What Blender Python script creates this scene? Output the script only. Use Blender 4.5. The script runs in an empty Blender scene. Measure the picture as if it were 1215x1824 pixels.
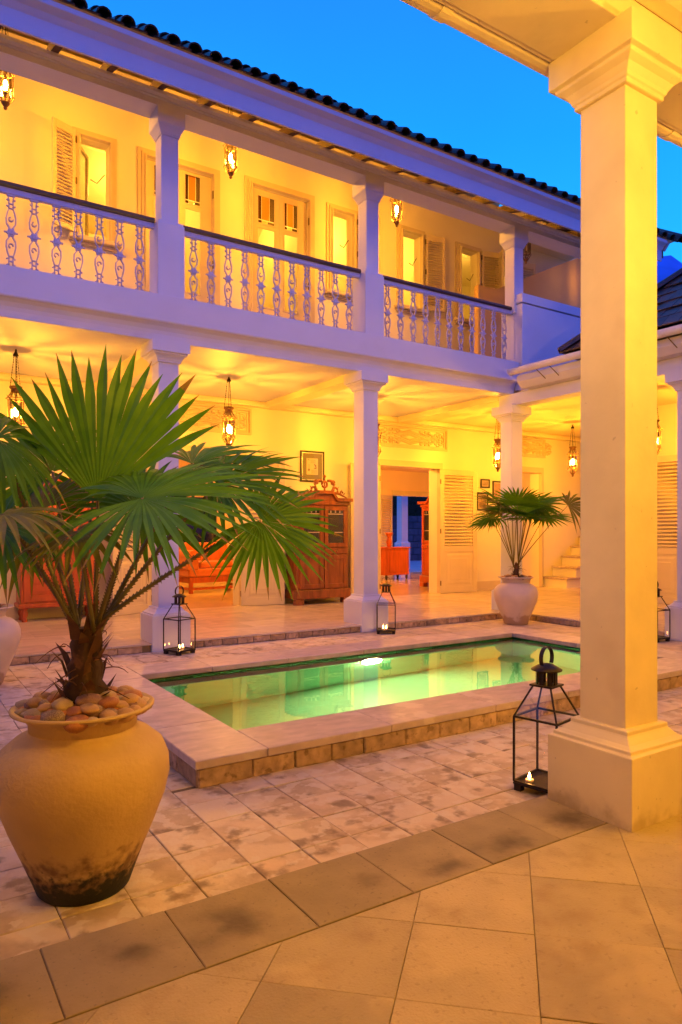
import bpy, bmesh, math, random
from mathutils import Matrix, Vector, noise
rad = math.radians
random.seed(7)
SC = bpy.context.scene
COL = SC.collection

# ------------------------------------------------------------------ camera, sky, exposure
CAMZ = 1.40
cam_d = bpy.data.cameras.new('camera')
cam = bpy.data.objects.new('camera', cam_d)
COL.objects.link(cam)
cam.location = (0, 0, CAMZ)
cam.rotation_euler = (rad(90), 0, rad(-32.98))
cam_d.sensor_fit = 'VERTICAL'
cam_d.sensor_height = 36.0
cam_d.lens = 1240 / 1824 * 36.0
cam_d.shift_y = 35 / 1824
cam_d.clip_start = 0.05
cam_d.clip_end = 6000
SC.camera = cam

SKY = 0.66           # dusk sky strength
LAMP = (1.0, 0.42, 0.024)
P_UP, P_DOWN, P_SOUTH, P_HALL, P_ROOM, P_POOL = 1500, 1250, 1450, 170, 80, 400

w = bpy.data.worlds.new('World')
SC.world = w
w.use_nodes = True
nt = w.node_tree
nt.nodes.clear()
tc = nt.nodes.new('ShaderNodeTexCoord')
sep = nt.nodes.new('ShaderNodeSeparateXYZ')
nt.links.new(tc.outputs['Generated'], sep.inputs[0])
ramp = nt.nodes.new('ShaderNodeValToRGB')
nt.links.new(sep.outputs['Z'], ramp.inputs[0])
cr = ramp.color_ramp
cr.elements[0].position = 0.0; cr.elements[0].color = (0.10, 0.16, 0.40, 1)
cr.elements[1].position = 1.0; cr.elements[1].color = (0.016, 0.065, 0.34, 1)
for p, c in ((0.10, (0.03, 0.42, 1.15)), (0.30, (0.016, 0.40, 1.15)), (0.48, (0.010, 0.29, 1.1)), (0.62, (0.012, 0.20, 0.82))):
    e = cr.elements.new(p); e.color = (*c, 1)
# away from the afterglow (to the south) the dusk sky turns violet
mr = nt.nodes.new('ShaderNodeMapRange')
nt.links.new(sep.outputs['Y'], mr.inputs['Value'])
mr.inputs['From Min'].default_value = 0.25; mr.inputs['From Max'].default_value = -0.6
mx = nt.nodes.new('ShaderNodeMix'); mx.data_type = 'RGBA'
nt.links.new(mr.outputs[0], mx.inputs['Factor'])
nt.links.new(ramp.outputs[0], mx.inputs['A'])
mx.inputs['B'].default_value = (0.12, 0.17, 0.92, 1)
nz = nt.nodes.new('ShaderNodeTexNoise'); nz.inputs['Scale'].default_value = 2.2; nz.inputs['Detail'].default_value = 4
nt.links.new(tc.outputs['Generated'], nz.inputs['Vector'])
mr2 = nt.nodes.new('ShaderNodeMapRange'); mr2.inputs['To Min'].default_value = 0.88; mr2.inputs['To Max'].default_value = 1.12
nt.links.new(nz.outputs['Fac'], mr2.inputs['Value'])
mul = nt.nodes.new('ShaderNodeMath'); mul.operation = 'MULTIPLY'; mul.inputs[1].default_value = SKY
nt.links.new(mr2.outputs[0], mul.inputs[0])
bg = nt.nodes.new('ShaderNodeBackground')
nt.links.new(mx.outputs['Result'], bg.inputs[0])
nt.links.new(mul.outputs[0], bg.inputs[1])
wo = nt.nodes.new('ShaderNodeOutputWorld')
nt.links.new(bg.outputs[0], wo.inputs[0])

vs = SC.view_settings
vs.view_transform = 'Standard'; vs.look = 'None'; vs.exposure = 1.12; vs.gamma = 1.0
SC.render.engine = 'CYCLES'
cy = SC.cycles
cy.use_denoising = True
cy.max_bounces = 10; cy.diffuse_bounces = 3; cy.glossy_bounces = 4; cy.transmission_bounces = 6
cy.transparent_max_bounces = 24
cy.caustics_reflective = False; cy.caustics_refractive = False
cy.sample_clamp_indirect = 6.0
cy.blur_glossy = 0.6

# ------------------------------------------------------------------ object helpers
W = {}

def link(o, M, parent=None):
    COL.objects.link(o)
    if parent is not None:
        o.parent = parent
        o.matrix_basis = W[parent].inverted() @ M
    else:
        o.matrix_basis = M
    W[o] = M
    return o

def tag(o, label=None, cat=None, group=None, kind=None):
    if label: o['label'] = label
    if cat: o['category'] = cat
    if group: o['group'] = group
    if kind: o['kind'] = kind
    return o

def thing(name, label, cat, loc=(0, 0, 0), rz=0.0, group=None):
    o = bpy.data.objects.new(name, None)
    o.empty_display_size = 0.1
    link(o, Matrix.Translation(loc) @ Matrix.Rotation(rz, 4, 'Z'))
    return tag(o, label, cat, group)

def inst(name, mesh, M, parent=None):
    return link(bpy.data.objects.new(name, mesh), M, parent)

KIDS = {}
def copy_tree(root, M, label=None, parent=None, group=None):
    def rec(o, par, MM):
        c = o.copy()
        link(c, MM, par)
        for ch in list(o.children):
            rec(ch, c, MM @ ch.matrix_basis)
        return c
    c = rec(root, parent, M)
    if label: c['label'] = label
    if group: c['group'] = group
    return c

def T(x, y, z): return Matrix.Translation((x, y, z))
def RZ(a): return Matrix.Rotation(a, 4, 'Z')
def RX(a): return Matrix.Rotation(a, 4, 'X')
def RY(a): return Matrix.Rotation(a, 4, 'Y')
def SCL(x, y, z): return Matrix.Diagonal((x, y, z, 1))

class MB:
    def __init__(s):
        s.V = []; s.F = []; s.S = []; s.M = []; s.mi = 0
    def add(s, vs, fs, smooth=False):
        b = len(s.V)
        s.V.extend(Vector(v) for v in vs)
        for f in fs:
            s.F.append([b + i for i in f]); s.S.append(smooth); s.M.append(s.mi)
        return s
    def box(s, x0, x1, y0, y1, z0, z1, M=None):
        v = [(x, y, z) for z in (z0, z1) for y in (y0, y1) for x in (x0, x1)]
        if M is not None: v = [M @ Vector(p) for p in v]
        return s.add(v, [(0, 2, 3, 1), (4, 5, 7, 6), (0, 1, 5, 4), (2, 6, 7, 3), (0, 4, 6, 2), (1, 3, 7, 5)])
    def cbox(s, x0, x1, y0, y1, z0, z1, c=0.005, M=None):
        X = (x0, x1); Y = (y0, y1); Z = (z0, z1)
        vs = []; idx = {}
        for i in (0, 1):
            for j in (0, 1):
                for k in (0, 1):
                    dx, dy, dz = (c, -c)[i], (c, -c)[j], (c, -c)[k]
                    p = (X[i], Y[j], Z[k])
                    for a, q in enumerate(((p[0], p[1] + dy, p[2] + dz), (p[0] + dx, p[1], p[2] + dz), (p[0] + dx, p[1] + dy, p[2]))):
                        idx[i, j, k, a] = len(vs); vs.append(q)
        fs = []
        I = idx
        for i in (0, 1): fs.append([I[i, 0, 0, 0], I[i, 1, 0, 0], I[i, 1, 1, 0], I[i, 0, 1, 0]])
        for j in (0, 1): fs.append([I[0, j, 0, 1], I[1, j, 0, 1], I[1, j, 1, 1], I[0, j, 1, 1]])
        for k in (0, 1): fs.append([I[0, 0, k, 2], I[1, 0, k, 2], I[1, 1, k, 2], I[0, 1, k, 2]])
        for i in (0, 1):
            for j in (0, 1): fs.append([I[i, j, 0, 0], I[i, j, 1, 0], I[i, j, 1, 1], I[i, j, 0, 1]])
            for k in (0, 1): fs.append([I[i, 0, k, 0], I[i, 1, k, 0], I[i, 1, k, 2], I[i, 0, k, 2]])
        for j in (0, 1):
            for k in (0, 1): fs.append([I[0, j, k, 1], I[1, j, k, 1], I[1, j, k, 2], I[0, j, k, 2]])
        for i in (0, 1):
            for j in (0, 1):
                for k in (0, 1): fs.append([I[i, j, k, 0], I[i, j, k, 1], I[i, j, k, 2]])
        cen = Vector(((x0 + x1) / 2, (y0 + y1) / 2, (z0 + z1) / 2))
        out = []
        for f in fs:
            a, b, cc = (Vector(vs[q]) for q in f[:3])
            n = (b - a).cross(cc - a)
            m = sum((Vector(vs[q]) for q in f), Vector()) / len(f) - cen
            out.append(f if n.dot(m) > 0 else f[::-1])
        if M is not None: vs = [M @ Vector(p) for p in vs]
        return s.add(vs, out)
    def prism(s, poly, axis, a, b):
        # poly: 2D points counter-clockwise looking against the axis
        n = len(poly)
        def P(p, t):
            return {'x': (t, p[0], p[1]), 'y': (p[0], t, p[1]), 'z': (p[0], p[1], t)}[axis]
        vs = [P(p, a) for p in poly] + [P(p, b) for p in poly]
        fs = [[i, (i + 1) % n, n + (i + 1) % n, n + i] for i in range(n)]
        fs += [list(range(n))[::-1], list(range(n, 2 * n))]
        return s.add(vs, fs)
    def loft(s, rings, smooth=False, cap=True, closed=True):
        n = len(rings[0])
        vs = [p for r in rings for p in r]
        fs = []
        for k in range(len(rings) - 1):
            for i in range(n if closed else n - 1):
                j = (i + 1) % n
                fs.append((k * n + i, k * n + j, (k + 1) * n + j, (k + 1) * n + i))
        s.add(vs, fs, smooth)
        if cap:
            s.add(rings[0], [list(range(n))[::-1]]); s.add(rings[-1], [list(range(n))])
        return s
    def sq(s, cx, cy, prof, cap=True):
        rings = [[(cx - h, cy - h, z), (cx + h, cy - h, z), (cx + h, cy + h, z), (cx - h, cy + h, z)] for h, z in prof]
        return s.loft(rings, cap=cap)
    def lathe(s, prof, n=24, c=(0, 0, 0), smooth=True, cap=False, ph=0.0):
        rings = [[(c[0] + r * math.cos(2 * math.pi * i / n + ph), c[1] + r * math.sin(2 * math.pi * i / n + ph), c[2] + z) for i in range(n)] for r, z in prof]
        return s.loft(rings, smooth, cap)
    def tube(s, pts, r, n=6, smooth=True, cap=True, closed=False):
        pts = [Vector(p) for p in pts]
        rs = r if isinstance(r, (list, tuple)) else [r] * len(pts)
        rings = []
        up = Vector((0, 0, 1))
        m = len(pts)
        for i, p in enumerate(pts):
            d = (pts[(i + 1) % m if closed else min(i + 1, m - 1)] - pts[(i - 1) % m if closed else max(i - 1, 0)])
            d = d.normalized() if d.length > 1e-9 else Vector((0, 0, 1))
            u = d.cross(up)
            if u.length < 1e-3: u = d.cross(Vector((1, 0, 0)))
            u.normalize(); v = u.cross(d)
            rings.append([p + (u * math.cos(2 * math.pi * k / n) + v * math.sin(2 * math.pi * k / n)) * rs[i] for k in range(n)])
        if closed: rings.append(rings[0])
        return s.loft(rings, smooth, cap and not closed)
    def mesh(s, name, mats):
        me = bpy.data.meshes.new(name)
        me.from_pydata([tuple(v) for v in s.V], [], s.F)
        me.polygons.foreach_set('use_smooth', s.S)
        for m in (mats if isinstance(mats, (list, tuple)) else [mats]): me.materials.append(m)
        if any(s.M): me.polygons.foreach_set('material_index', s.M)
        me.update()
        return me
    def build(s, name, mats, parent=None, local=False, origin=None):
        if parent is not None and not local:
            inv = W[parent].inverted()
            s.V = [inv @ v for v in s.V]
            M = W[parent]
        elif parent is not None:
            M = W[parent]
        else:
            if origin is None:
                xs = [v.x for v in s.V]; ys = [v.y for v in s.V]
                origin = ((min(xs) + max(xs)) / 2, (min(ys) + max(ys)) / 2, min(v.z for v in s.V))
            o = Vector(origin)
            s.V = [v - o for v in s.V]
            M = Matrix.Translation(o)
        ob = bpy.data.objects.new(name, s.mesh(name, mats))
        return link(ob, M, parent)

def bevel(o, width=0.006, seg=2):
    m = o.modifiers.new('edge', 'BEVEL'); m.width = width; m.segments = seg; m.limit_method = 'ANGLE'; m.angle_limit = rad(40)
    return o

# ------------------------------------------------------------------ materials
def mat(name, col, rough=0.6, var=0.12, scale=4.0, bump=0.0, bscale=60.0, rnd=0.0, metal=0.0, col2=None, spec=0.5,
        detail=5.0, lo=0.3, hi=0.7, coat=0.0, stretch=None, sheen=0.0):
    m = bpy.data.materials.new(name); m.use_nodes = True
    t = m.node_tree; b = t.nodes['Principled BSDF']
    b.inputs['Roughness'].default_value = rough; b.inputs['Metallic'].default_value = metal
    b.inputs['Specular IOR Level'].default_value = spec
    if coat: b.inputs['Coat Weight'].default_value = coat; b.inputs['Coat Roughness'].default_value = 0.12
    if sheen: b.inputs['Sheen Weight'].default_value = sheen
    tcd = t.nodes.new('ShaderNodeTexCoord')
    vec = tcd.outputs['Object']
    oi = t.nodes.new('ShaderNodeObjectInfo')
    off = t.nodes.new('ShaderNodeVectorMath'); off.operation = 'MULTIPLY_ADD'
    off.inputs[1].default_value = (1, 1, 1) if stretch is None else stretch
    comb = t.nodes.new('ShaderNodeMath'); comb.operation = 'MULTIPLY'; comb.inputs[1].default_value = 37.0 if rnd else 0.0
    t.links.new(oi.outputs['Random'], comb.inputs[0])
    t.links.new(vec, off.inputs[0]); t.links.new(comb.outputs[0], off.inputs[2])
    n = t.nodes.new('ShaderNodeTexNoise'); n.inputs['Scale'].default_value = scale; n.inputs['Detail'].default_value = detail
    t.links.new(off.outputs[0], n.inputs['Vector'])
    r = t.nodes.new('ShaderNodeValToRGB')
    r.color_ramp.elements[0].position = lo; r.color_ramp.elements[1].position = hi
    c = Vector(col); c2 = Vector(col2) if col2 else None
    r.color_ramp.elements[0].color = (*(c * (1 - var) if c2 is None else c), 1)
    r.color_ramp.elements[1].color = (*(c * (1 + var) if c2 is None else c2), 1)
    t.links.new(n.outputs['Fac'], r.inputs[0])
    out = r.outputs[0]
    if rnd:
        mr = t.nodes.new('ShaderNodeMapRange'); mr.inputs['To Min'].default_value = 1 - rnd; mr.inputs['To Max'].default_value = 1 + rnd
        t.links.new(oi.outputs['Random'], mr.inputs['Value'])
        h = t.nodes.new('ShaderNodeVectorMath'); h.operation = 'SCALE'
        t.links.new(out, h.inputs[0]); t.links.new(mr.outputs[0], h.inputs['Scale'])
        out = h.outputs[0]
    t.links.new(out, b.inputs['Base Color'])
    if bump:
        n2 = t.nodes.new('ShaderNodeTexNoise'); n2.inputs['Scale'].default_value = bscale; n2.inputs['Detail'].default_value = 6
        t.links.new(off.outputs[0], n2.inputs['Vector'])
        bp = t.nodes.new('ShaderNodeBump'); bp.inputs['Strength'].default_value = bump; bp.inputs['Distance'].default_value = 0.01
        t.links.new(n2.outputs['Fac'], bp.inputs['Height']); t.links.new(bp.outputs[0], b.inputs['Normal'])
    m['out'] = 1
    return m

def overlay(m, col, scale=3.0, lo=0.55, hi=0.7, amt=1.0, zlo=None, zhi=None, detail=8.0, radial=None, rough=None):
    """a second colour laid over the first where a noise (optionally limited in height or around the centre) passes a threshold"""
    t = m.node_tree; b = t.nodes['Principled BSDF']
    src = b.inputs['Base Color'].links[0].from_socket
    tcd = t.nodes.new('ShaderNodeTexCoord')
    oi = t.nodes.new('ShaderNodeObjectInfo')
    k = t.nodes.new('ShaderNodeMath'); k.operation = 'MULTIPLY'; k.inputs[1].default_value = 91.0
    t.links.new(oi.outputs['Random'], k.inputs[0])
    ad = t.nodes.new('ShaderNodeVectorMath'); ad.operation = 'ADD'
    t.links.new(tcd.outputs['Object'], ad.inputs[0]); t.links.new(k.outputs[0], ad.inputs[1])
    n = t.nodes.new('ShaderNodeTexNoise'); n.inputs['Scale'].default_value = scale; n.inputs['Detail'].default_value = detail
    t.links.new(ad.outputs[0], n.inputs['Vector'])
    val = n.outputs['Fac']
    def mth(op, a, bb):
        x = t.nodes.new('ShaderNodeMath'); x.operation = op
        for i, q in enumerate((a, bb)):
            if isinstance(q, (int, float)): x.inputs[i].default_value = q
            else: t.links.new(q, x.inputs[i])
        return x.outputs[0]
    if zlo is not None:
        s = t.nodes.new('ShaderNodeSeparateXYZ'); t.links.new(tcd.outputs['Object'], s.inputs[0])
        q = t.nodes.new('ShaderNodeMapRange'); q.inputs['From Min'].default_value = zlo; q.inputs['From Max'].default_value = zhi
        q.inputs['To Min'].default_value = 0.5; q.inputs['To Max'].default_value = -0.5
        t.links.new(s.outputs['Z'], q.inputs['Value'])
        val = mth('ADD', val, q.outputs[0])
    if radial is not None:
        wn = t.nodes.new('ShaderNodeTexWhiteNoise'); wn.noise_dimensions = '1D'; t.links.new(oi.outputs['Random'], wn.inputs['W'])
        sh = t.nodes.new('ShaderNodeVectorMath'); sh.operation = 'MULTIPLY_ADD'; sh.inputs[1].default_value = (.26, .22, 0); sh.inputs[2].default_value = (-.13, -.11, 0)
        t.links.new(wn.outputs['Color'], sh.inputs[0])
        av = t.nodes.new('ShaderNodeVectorMath'); av.operation = 'ADD'; t.links.new(tcd.outputs['Object'], av.inputs[0]); t.links.new(sh.outputs[0], av.inputs[1])
        mp = t.nodes.new('ShaderNodeVectorMath'); mp.operation = 'MULTIPLY'; mp.inputs[1].default_value = radial
        t.links.new(av.outputs[0], mp.inputs[0])
        ln = t.nodes.new('ShaderNodeVectorMath'); ln.operation = 'LENGTH'; t.links.new(mp.outputs[0], ln.inputs[0])
        q = t.nodes.new('ShaderNodeMapRange'); q.inputs['To Min'].default_value = 0.32; q.inputs['To Max'].default_value = -0.32
        t.links.new(ln.outputs['Value'], q.inputs['Value'])
        k3 = t.nodes.new('ShaderNodeMapRange'); k3.inputs['To Min'].default_value = -.16; k3.inputs['To Max'].default_value = .14; t.links.new(wn.outputs['Value'], k3.inputs['Value'])
        val = mth('ADD', mth('ADD', val, q.outputs[0]), k3.outputs[0])
    q = t.nodes.new('ShaderNodeMapRange'); q.interpolation_type = 'SMOOTHSTEP'
    q.inputs['From Min'].default_value = lo; q.inputs['From Max'].default_value = hi; q.inputs['To Max'].default_value = amt
    t.links.new(val, q.inputs['Value'])
    mx = t.nodes.new('ShaderNodeMix'); mx.data_type = 'RGBA'
    t.links.new(q.outputs[0], mx.inputs['Factor']); t.links.new(src, mx.inputs['A']); mx.inputs['B'].default_value = (*col, 1)
    t.links.new(mx.outputs['Result'], b.inputs['Base Color'])
    if rough is not None:
        r2 = t.nodes.new('ShaderNodeMapRange'); r2.inputs['To Min'].default_value = b.inputs['Roughness'].default_value; r2.inputs['To Max'].default_value = rough
        t.links.new(q.outputs[0], r2.inputs['Value']); t.links.new(r2.outputs[0], b.inputs['Roughness'])
    return m

def emis(name, col, st):
    m = bpy.data.materials.new(name); m.use_nodes = True
    t = m.node_tree; t.nodes.clear()
    e = t.nodes.new('ShaderNodeEmission'); e.inputs[0].default_value = (*col, 1); e.inputs[1].default_value = st
    o = t.nodes.new('ShaderNodeOutputMaterial'); t.links.new(e.outputs[0], o.inputs[0])
    return m

def pane_mat(name, tint=(1, 1, 1), refl=0.08):
    m = bpy.data.materials.new(name); m.use_nodes = True
    t = m.node_tree; t.nodes.clear()
    tr = t.nodes.new('ShaderNodeBsdfTransparent'); tr.inputs[0].default_value = (*tint, 1)
    g = t.nodes.new('ShaderNodeBsdfGlossy'); g.inputs['Roughness'].default_value = 0.03
    lw = t.nodes.new('ShaderNodeLayerWeight'); lw.inputs[0].default_value = 0.5
    pw = t.nodes.new('ShaderNodeMath'); pw.operation = 'POWER'; pw.inputs[1].default_value = 4.0
    f = t.nodes.new('ShaderNodeMath'); f.operation = 'MULTIPLY_ADD'; f.inputs[1].default_value = 0.7; f.inputs[2].default_value = refl * 0.6
    t.links.new(lw.outputs['Facing'], pw.inputs[0]); t.links.new(pw.outputs[0], f.inputs[0])
    mi = t.nodes.new('ShaderNodeMixShader'); o = t.nodes.new('ShaderNodeOutputMaterial')
    t.links.new(f.outputs[0], mi.inputs[0]); t.links.new(tr.outputs[0], mi.inputs[1]); t.links.new(g.outputs[0], mi.inputs[2])
    t.links.new(mi.outputs[0], o.inputs[0])
    return m

M_paint = overlay(mat('cream_paint', (0.80, 0.72, 0.50), 0.65, 0.03, 1.5, 0.06, 30), (0.62, 0.57, 0.46), 1.3, 0.62, 0.8, 0.35)
M_white = overlay(mat('white_paint', (0.62, 0.62, 0.74), 0.55, 0.03, 2.0, 0.05, 40), (0.46, 0.45, 0.52), 2.2, 0.6, 0.8, 0.35)
M_trim = mat('trim_paint', (0.63, 0.52, 0.33), 0.4, 0.05, 3.0, 0.03, 50)
M_ceil = mat('ceiling_paint', (0.80, 0.66, 0.42), 0.7, 0.03, 1.0, 0.03, 30)
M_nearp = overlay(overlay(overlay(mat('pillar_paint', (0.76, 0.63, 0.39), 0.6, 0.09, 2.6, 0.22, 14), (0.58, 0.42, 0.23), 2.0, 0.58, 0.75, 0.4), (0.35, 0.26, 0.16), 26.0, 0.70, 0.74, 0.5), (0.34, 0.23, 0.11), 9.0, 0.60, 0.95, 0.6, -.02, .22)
M_hall = mat('peach_paint', (0.80, 0.60, 0.38), 0.65, 0.04, 1.0, 0.03, 30)
M_coping = overlay(mat('coping_stone', (0.52, 0.40, 0.335), 0.42, 0.16, 7.0, 0.12, 45, rnd=0.07, stretch=(1, 2.2, 1)), (0.66, 0.55, 0.46), 5.0, 0.56, 0.62, 0.55)
M_riser = overlay(mat('rubble_stone', (0.42, 0.28, 0.17), 0.85, 0.35, 14.0, 0.9, 28, rnd=0.2), (0.14, 0.08, 0.04), 16.0, 0.57, 0.68, 0.7)
M_court = overlay(overlay(overlay(mat('court_tile', (0.53, 0.39, 0.25), 0.62, 0.16, 9.0, 0.25, 60, rnd=0.14), (0.70, 0.56, 0.39), 4.2, 0.42, 0.58, 0.85), (0.70, 0.60, 0.46), 11.0, 0.52, 0.57, 0.6),
                  (0.20, 0.13, 0.075), 7.5, 0.55, 0.70, 0.8)
M_far = mat('far_tile', (0.53, 0.41, 0.29), 0.65, 0.25, 5.0, 0.2, 50)
M_ground = overlay(mat('earth_joint', (0.20, 0.14, 0.085), 0.95, 0.3, 8.0, 0.3, 40), (0.05, 0.06, 0.02), 3.0, 0.55, 0.7, 0.7)
M_band = overlay(overlay(mat('band_tile', (0.31, 0.235, 0.13), 0.7, 0.16, 5.0, 0.22, 70, rnd=0.08), (0.10, 0.068, 0.036), 6.0, 0.42, 0.95, 0.95, radial=(3.2, 4.2, 0)),
                 (0.12, 0.09, 0.055), 70.0, 0.60, 0.72, 0.45)
M_floor = overlay(overlay(mat('gallery_tile', (0.42, 0.325, 0.17), 0.5, 0.12, 4.0, 0.35, 110, rnd=0.15), (0.52, 0.40, 0.20), 3.0, 0.52, 0.66, 0.6),
                  (0.30, 0.20, 0.09), 7.0, 0.50, 0.80, 0.6)
M_floor = overlay(M_floor, (0.24, 0.17, 0.085), 55.0, 0.60, 0.68, 0.35)
M_slab = mat('slab_concrete', (0.23, 0.165, 0.10), 0.9, 0.2, 6.0, 0.2, 40)
M_marble = overlay(mat('terrace_marble', (0.56, 0.46, 0.36), 0.24, 0.10, 2.5, 0.02, 30, rnd=0.09, stretch=(1, 3, 1)), (0.42, 0.35, 0.29), 3.5, 0.55, 0.7, 0.5)
M_hallfl = mat('hall_floor', (0.58, 0.43, 0.28), 0.16, 0.08, 1.5, 0.01, 20)
M_grn = mat('pool_mosaic', (0.33, 0.64, 0.46), 0.3, 0.06, 9.0, 0.05, 60)
M_wline = mat('waterline_tile', (0.035, 0.12, 0.055), 0.25, 0.25, 9.0, 0.05, 60, rnd=0.5)
M_roof = overlay(mat('roof_tile', (0.050, 0.028, 0.022), 0.38, 0.3, 8.0, 0.3, 30, rnd=0.4), (0.02, 0.02, 0.02), 9.0, 0.55, 0.65, 0.8)
M_rafter = mat('rafter_wood', (0.10, 0.05, 0.025), 0.6, 0.2, 6.0, 0.1, 30)
M_rail = mat('dark_rail_wood', (0.055, 0.022, 0.013), 0.3, 0.3, 6.0, 0.05, 40, stretch=(0.3, 3, 3), coat=0.4)
M_wood = overlay(mat('carved_wood', (0.25, 0.072, 0.018), 0.3, 0.35, 5.0, 0.12, 30, stretch=(3, 3, 0.5), coat=0.25), (0.10, 0.03, 0.01), 4.0, 0.56, 0.74, 0.7)
M_redw = mat('red_wood', (0.42, 0.072, 0.018), 0.4, 0.25, 5.0, 0.06, 30, stretch=(3, 3, 0.4), coat=0.2)
M_dark = mat('shade_and_leg_black', (0.02, 0.015, 0.01), 0.7, 0.2, 5.0)  # near-black for painted cabinet shade and the sideboard legs
M_iron = mat('aged_iron', (0.028, 0.020, 0.017), 0.42, 0.35, 20.0, 0.15, 90, metal=0.6)
M_brass = mat('aged_brass', (0.20, 0.10, 0.05), 0.4, 0.3, 20.0, 0.1, 80, metal=0.7)
M_cast = mat('painted_cast_iron', (0.42, 0.42, 0.64), 0.5, 0.08, 20.0, 0.1, 90)
M_hinge = mat('hinge_metal', (0.16, 0.11, 0.06), 0.4, 0.2, 20.0, metal=0.7)
M_glass = pane_mat('clear_pane')
M_bandlight = pane_mat('band_light_pane', (0.36, 0.34, 0.30))  # tinted glass added so the lantern light falls in bands
M_smoke = pane_mat('cabinet_pane', (0.25, 0.22, 0.2))
M_pot = overlay(overlay(overlay(mat('jar_clay', (0.54, 0.36, 0.145), 0.72, 0.14, 3.0, 0.3, 55), (0.60, 0.45, 0.22), 2.2, 0.55, 0.75, 0.6),
                (0.17, 0.09, 0.04), 22.0, 0.46, 0.86, 0.95, 0.04, 0.40, 12.0), (0.012, 0.014, 0.006), 38.0, 0.50, 0.80, 1.0, 0.01, 0.27, 12.0)
M_pot2 = overlay(mat('pale_jar_clay', (0.62, 0.50, 0.42), 0.7, 0.1, 4.0, 0.2, 50), (0.30, 0.17, 0.09), 7.0, 0.6, 0.8, 0.7, 0.02, 0.34)
M_soil = mat('soil', (0.04, 0.028, 0.018), 0.95, 0.4, 30.0, 0.6, 50)
M_trunk = overlay(mat('palm_fibre', (0.060, 0.030, 0.016), 0.9, 0.5, 18.0, 0.9, 45, stretch=(1, 1, 0.3)), (0.17, 0.07, 0.03), 14.0, 0.58, 0.66, 0.7)
M_tip = mat('dry_leaf_tip', (0.24, 0.15, 0.05), 0.7, 0.2, 9.0)
M_husk = mat('dry_husk', (0.13, 0.055, 0.02), 0.8, 0.4, 10.0, 0.3, 40)
M_stalk = mat('leaf_stalk', (0.14, 0.115, 0.028), 0.45, 0.3, 6.0, 0.1, 50, rnd=0.15)
M_bulb = emis('lamp_bulb', LAMP, P_DOWN * 1.5)
M_bulbu = emis('upper_lamp_bulb', LAMP, P_UP * 1.5)
M_bulbs = emis('gallery_lamp_bulb', (1.0, 0.53, 0.075), P_SOUTH * 1.5)
M_hallb = emis('hall_lamp', (1.0, 0.40, 0.05), P_HALL)
M_roomb = emis('room_lamp', (1.0, 0.52, 0.07), P_ROOM)
M_flame = emis('candle_flame', (1.0, 0.42, 0.10), 45.0)
M_wax = mat('candle_wax', (0.75, 0.55, 0.35), 0.5, 0.05)
M_sofa = mat('orange_velvet', (0.62, 0.16, 0.025), 0.8, 0.15, 4.0, 0.15, 80, sheen=0.4)
M_pool_l = emis('pool_lamp', (0.95, 1.0, 0.42), P_POOL)
M_hill = mat('hazed_hill', (0.06, 0.20, 0.68), 0.95, 0.2, 0.01)  # blue of distant haze put into the base colour
M_blk = mat('block_wall', (0.08, 0.08, 0.10), 0.9, 0.2, 4.0, 0.3, 20, rnd=0.2)
M_mount = mat('picture_mount', (0.20, 0.17, 0.10), 0.8, 0.05)
M_paper = mat('old_paper', (0.62, 0.50, 0.34), 0.8, 0.05)
M_ink = mat('print_ink', (0.22, 0.15, 0.13), 0.8, 0.1)
M_print = [mat('photo_print_%s' % a, c, 0.6, 0.45, 9.0, col2=c2) for a, c, c2 in
           (('sepia', (0.50, 0.32, 0.26), (0.16, 0.09, 0.08)), ('tinted', (0.55, 0.33, 0.30), (0.22, 0.12, 0.14)), ('pale', (0.5, 0.38, 0.33), (0.2, 0.13, 0.15)))]
M_skin = mat('print_face', (0.45, 0.26, 0.18), 0.7, 0.1)
M_frame = mat('black_frame', (0.02, 0.014, 0.01), 0.35, 0.2)
M_silver = mat('silver_fillet', (0.55, 0.5, 0.42), 0.35, 0.1, metal=0.5)
M_stain = [pane_mat('amber_stained_pane', (0.85, 0.5, 0.2)), pane_mat('brown_stained_pane', (0.22, 0.10, 0.06)), pane_mat('pale_stained_pane', (0.85, 0.8, 0.6)), pane_mat('grey_stained_pane', (0.35, 0.28, 0.22))]

def leaf_mat(name, c1, c2):
    m = mat(name, c1, 0.45, 0.2, 9.0, 0.0, col2=c2, rnd=0.16, spec=0.3)
    t = m.node_tree; b = t.nodes['Principled BSDF']; o = t.nodes['Material Output']
    tl = t.nodes.new('ShaderNodeBsdfTranslucent')
    src = b.inputs['Base Color'].links[0].from_socket
    h = t.nodes.new('ShaderNodeVectorMath'); h.operation = 'MULTIPLY'; h.inputs[1].default_value = (1.6, 1.5, 0.6)
    t.links.new(src, h.inputs[0]); t.links.new(h.outputs[0], tl.inputs[0])
    mi = t.nodes.new('ShaderNodeMixShader'); mi.inputs[0].default_value = 0.38
    t.links.new(b.outputs[0], mi.inputs[1]); t.links.new(tl.outputs[0], mi.inputs[2]); t.links.new(mi.outputs[0], o.inputs[0])
    return m
M_leaf = leaf_mat('palm_leaf', (0.045, 0.155, 0.008), (0.085, 0.225, 0.014))
M_leafo = leaf_mat('old_palm_leaf', (0.13, 0.16, 0.03), (0.18, 0.19, 0.045))
M_hedge = leaf_mat('hedge_leaf', (0.02, 0.04, 0.015), (0.035, 0.06, 0.02))

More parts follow.
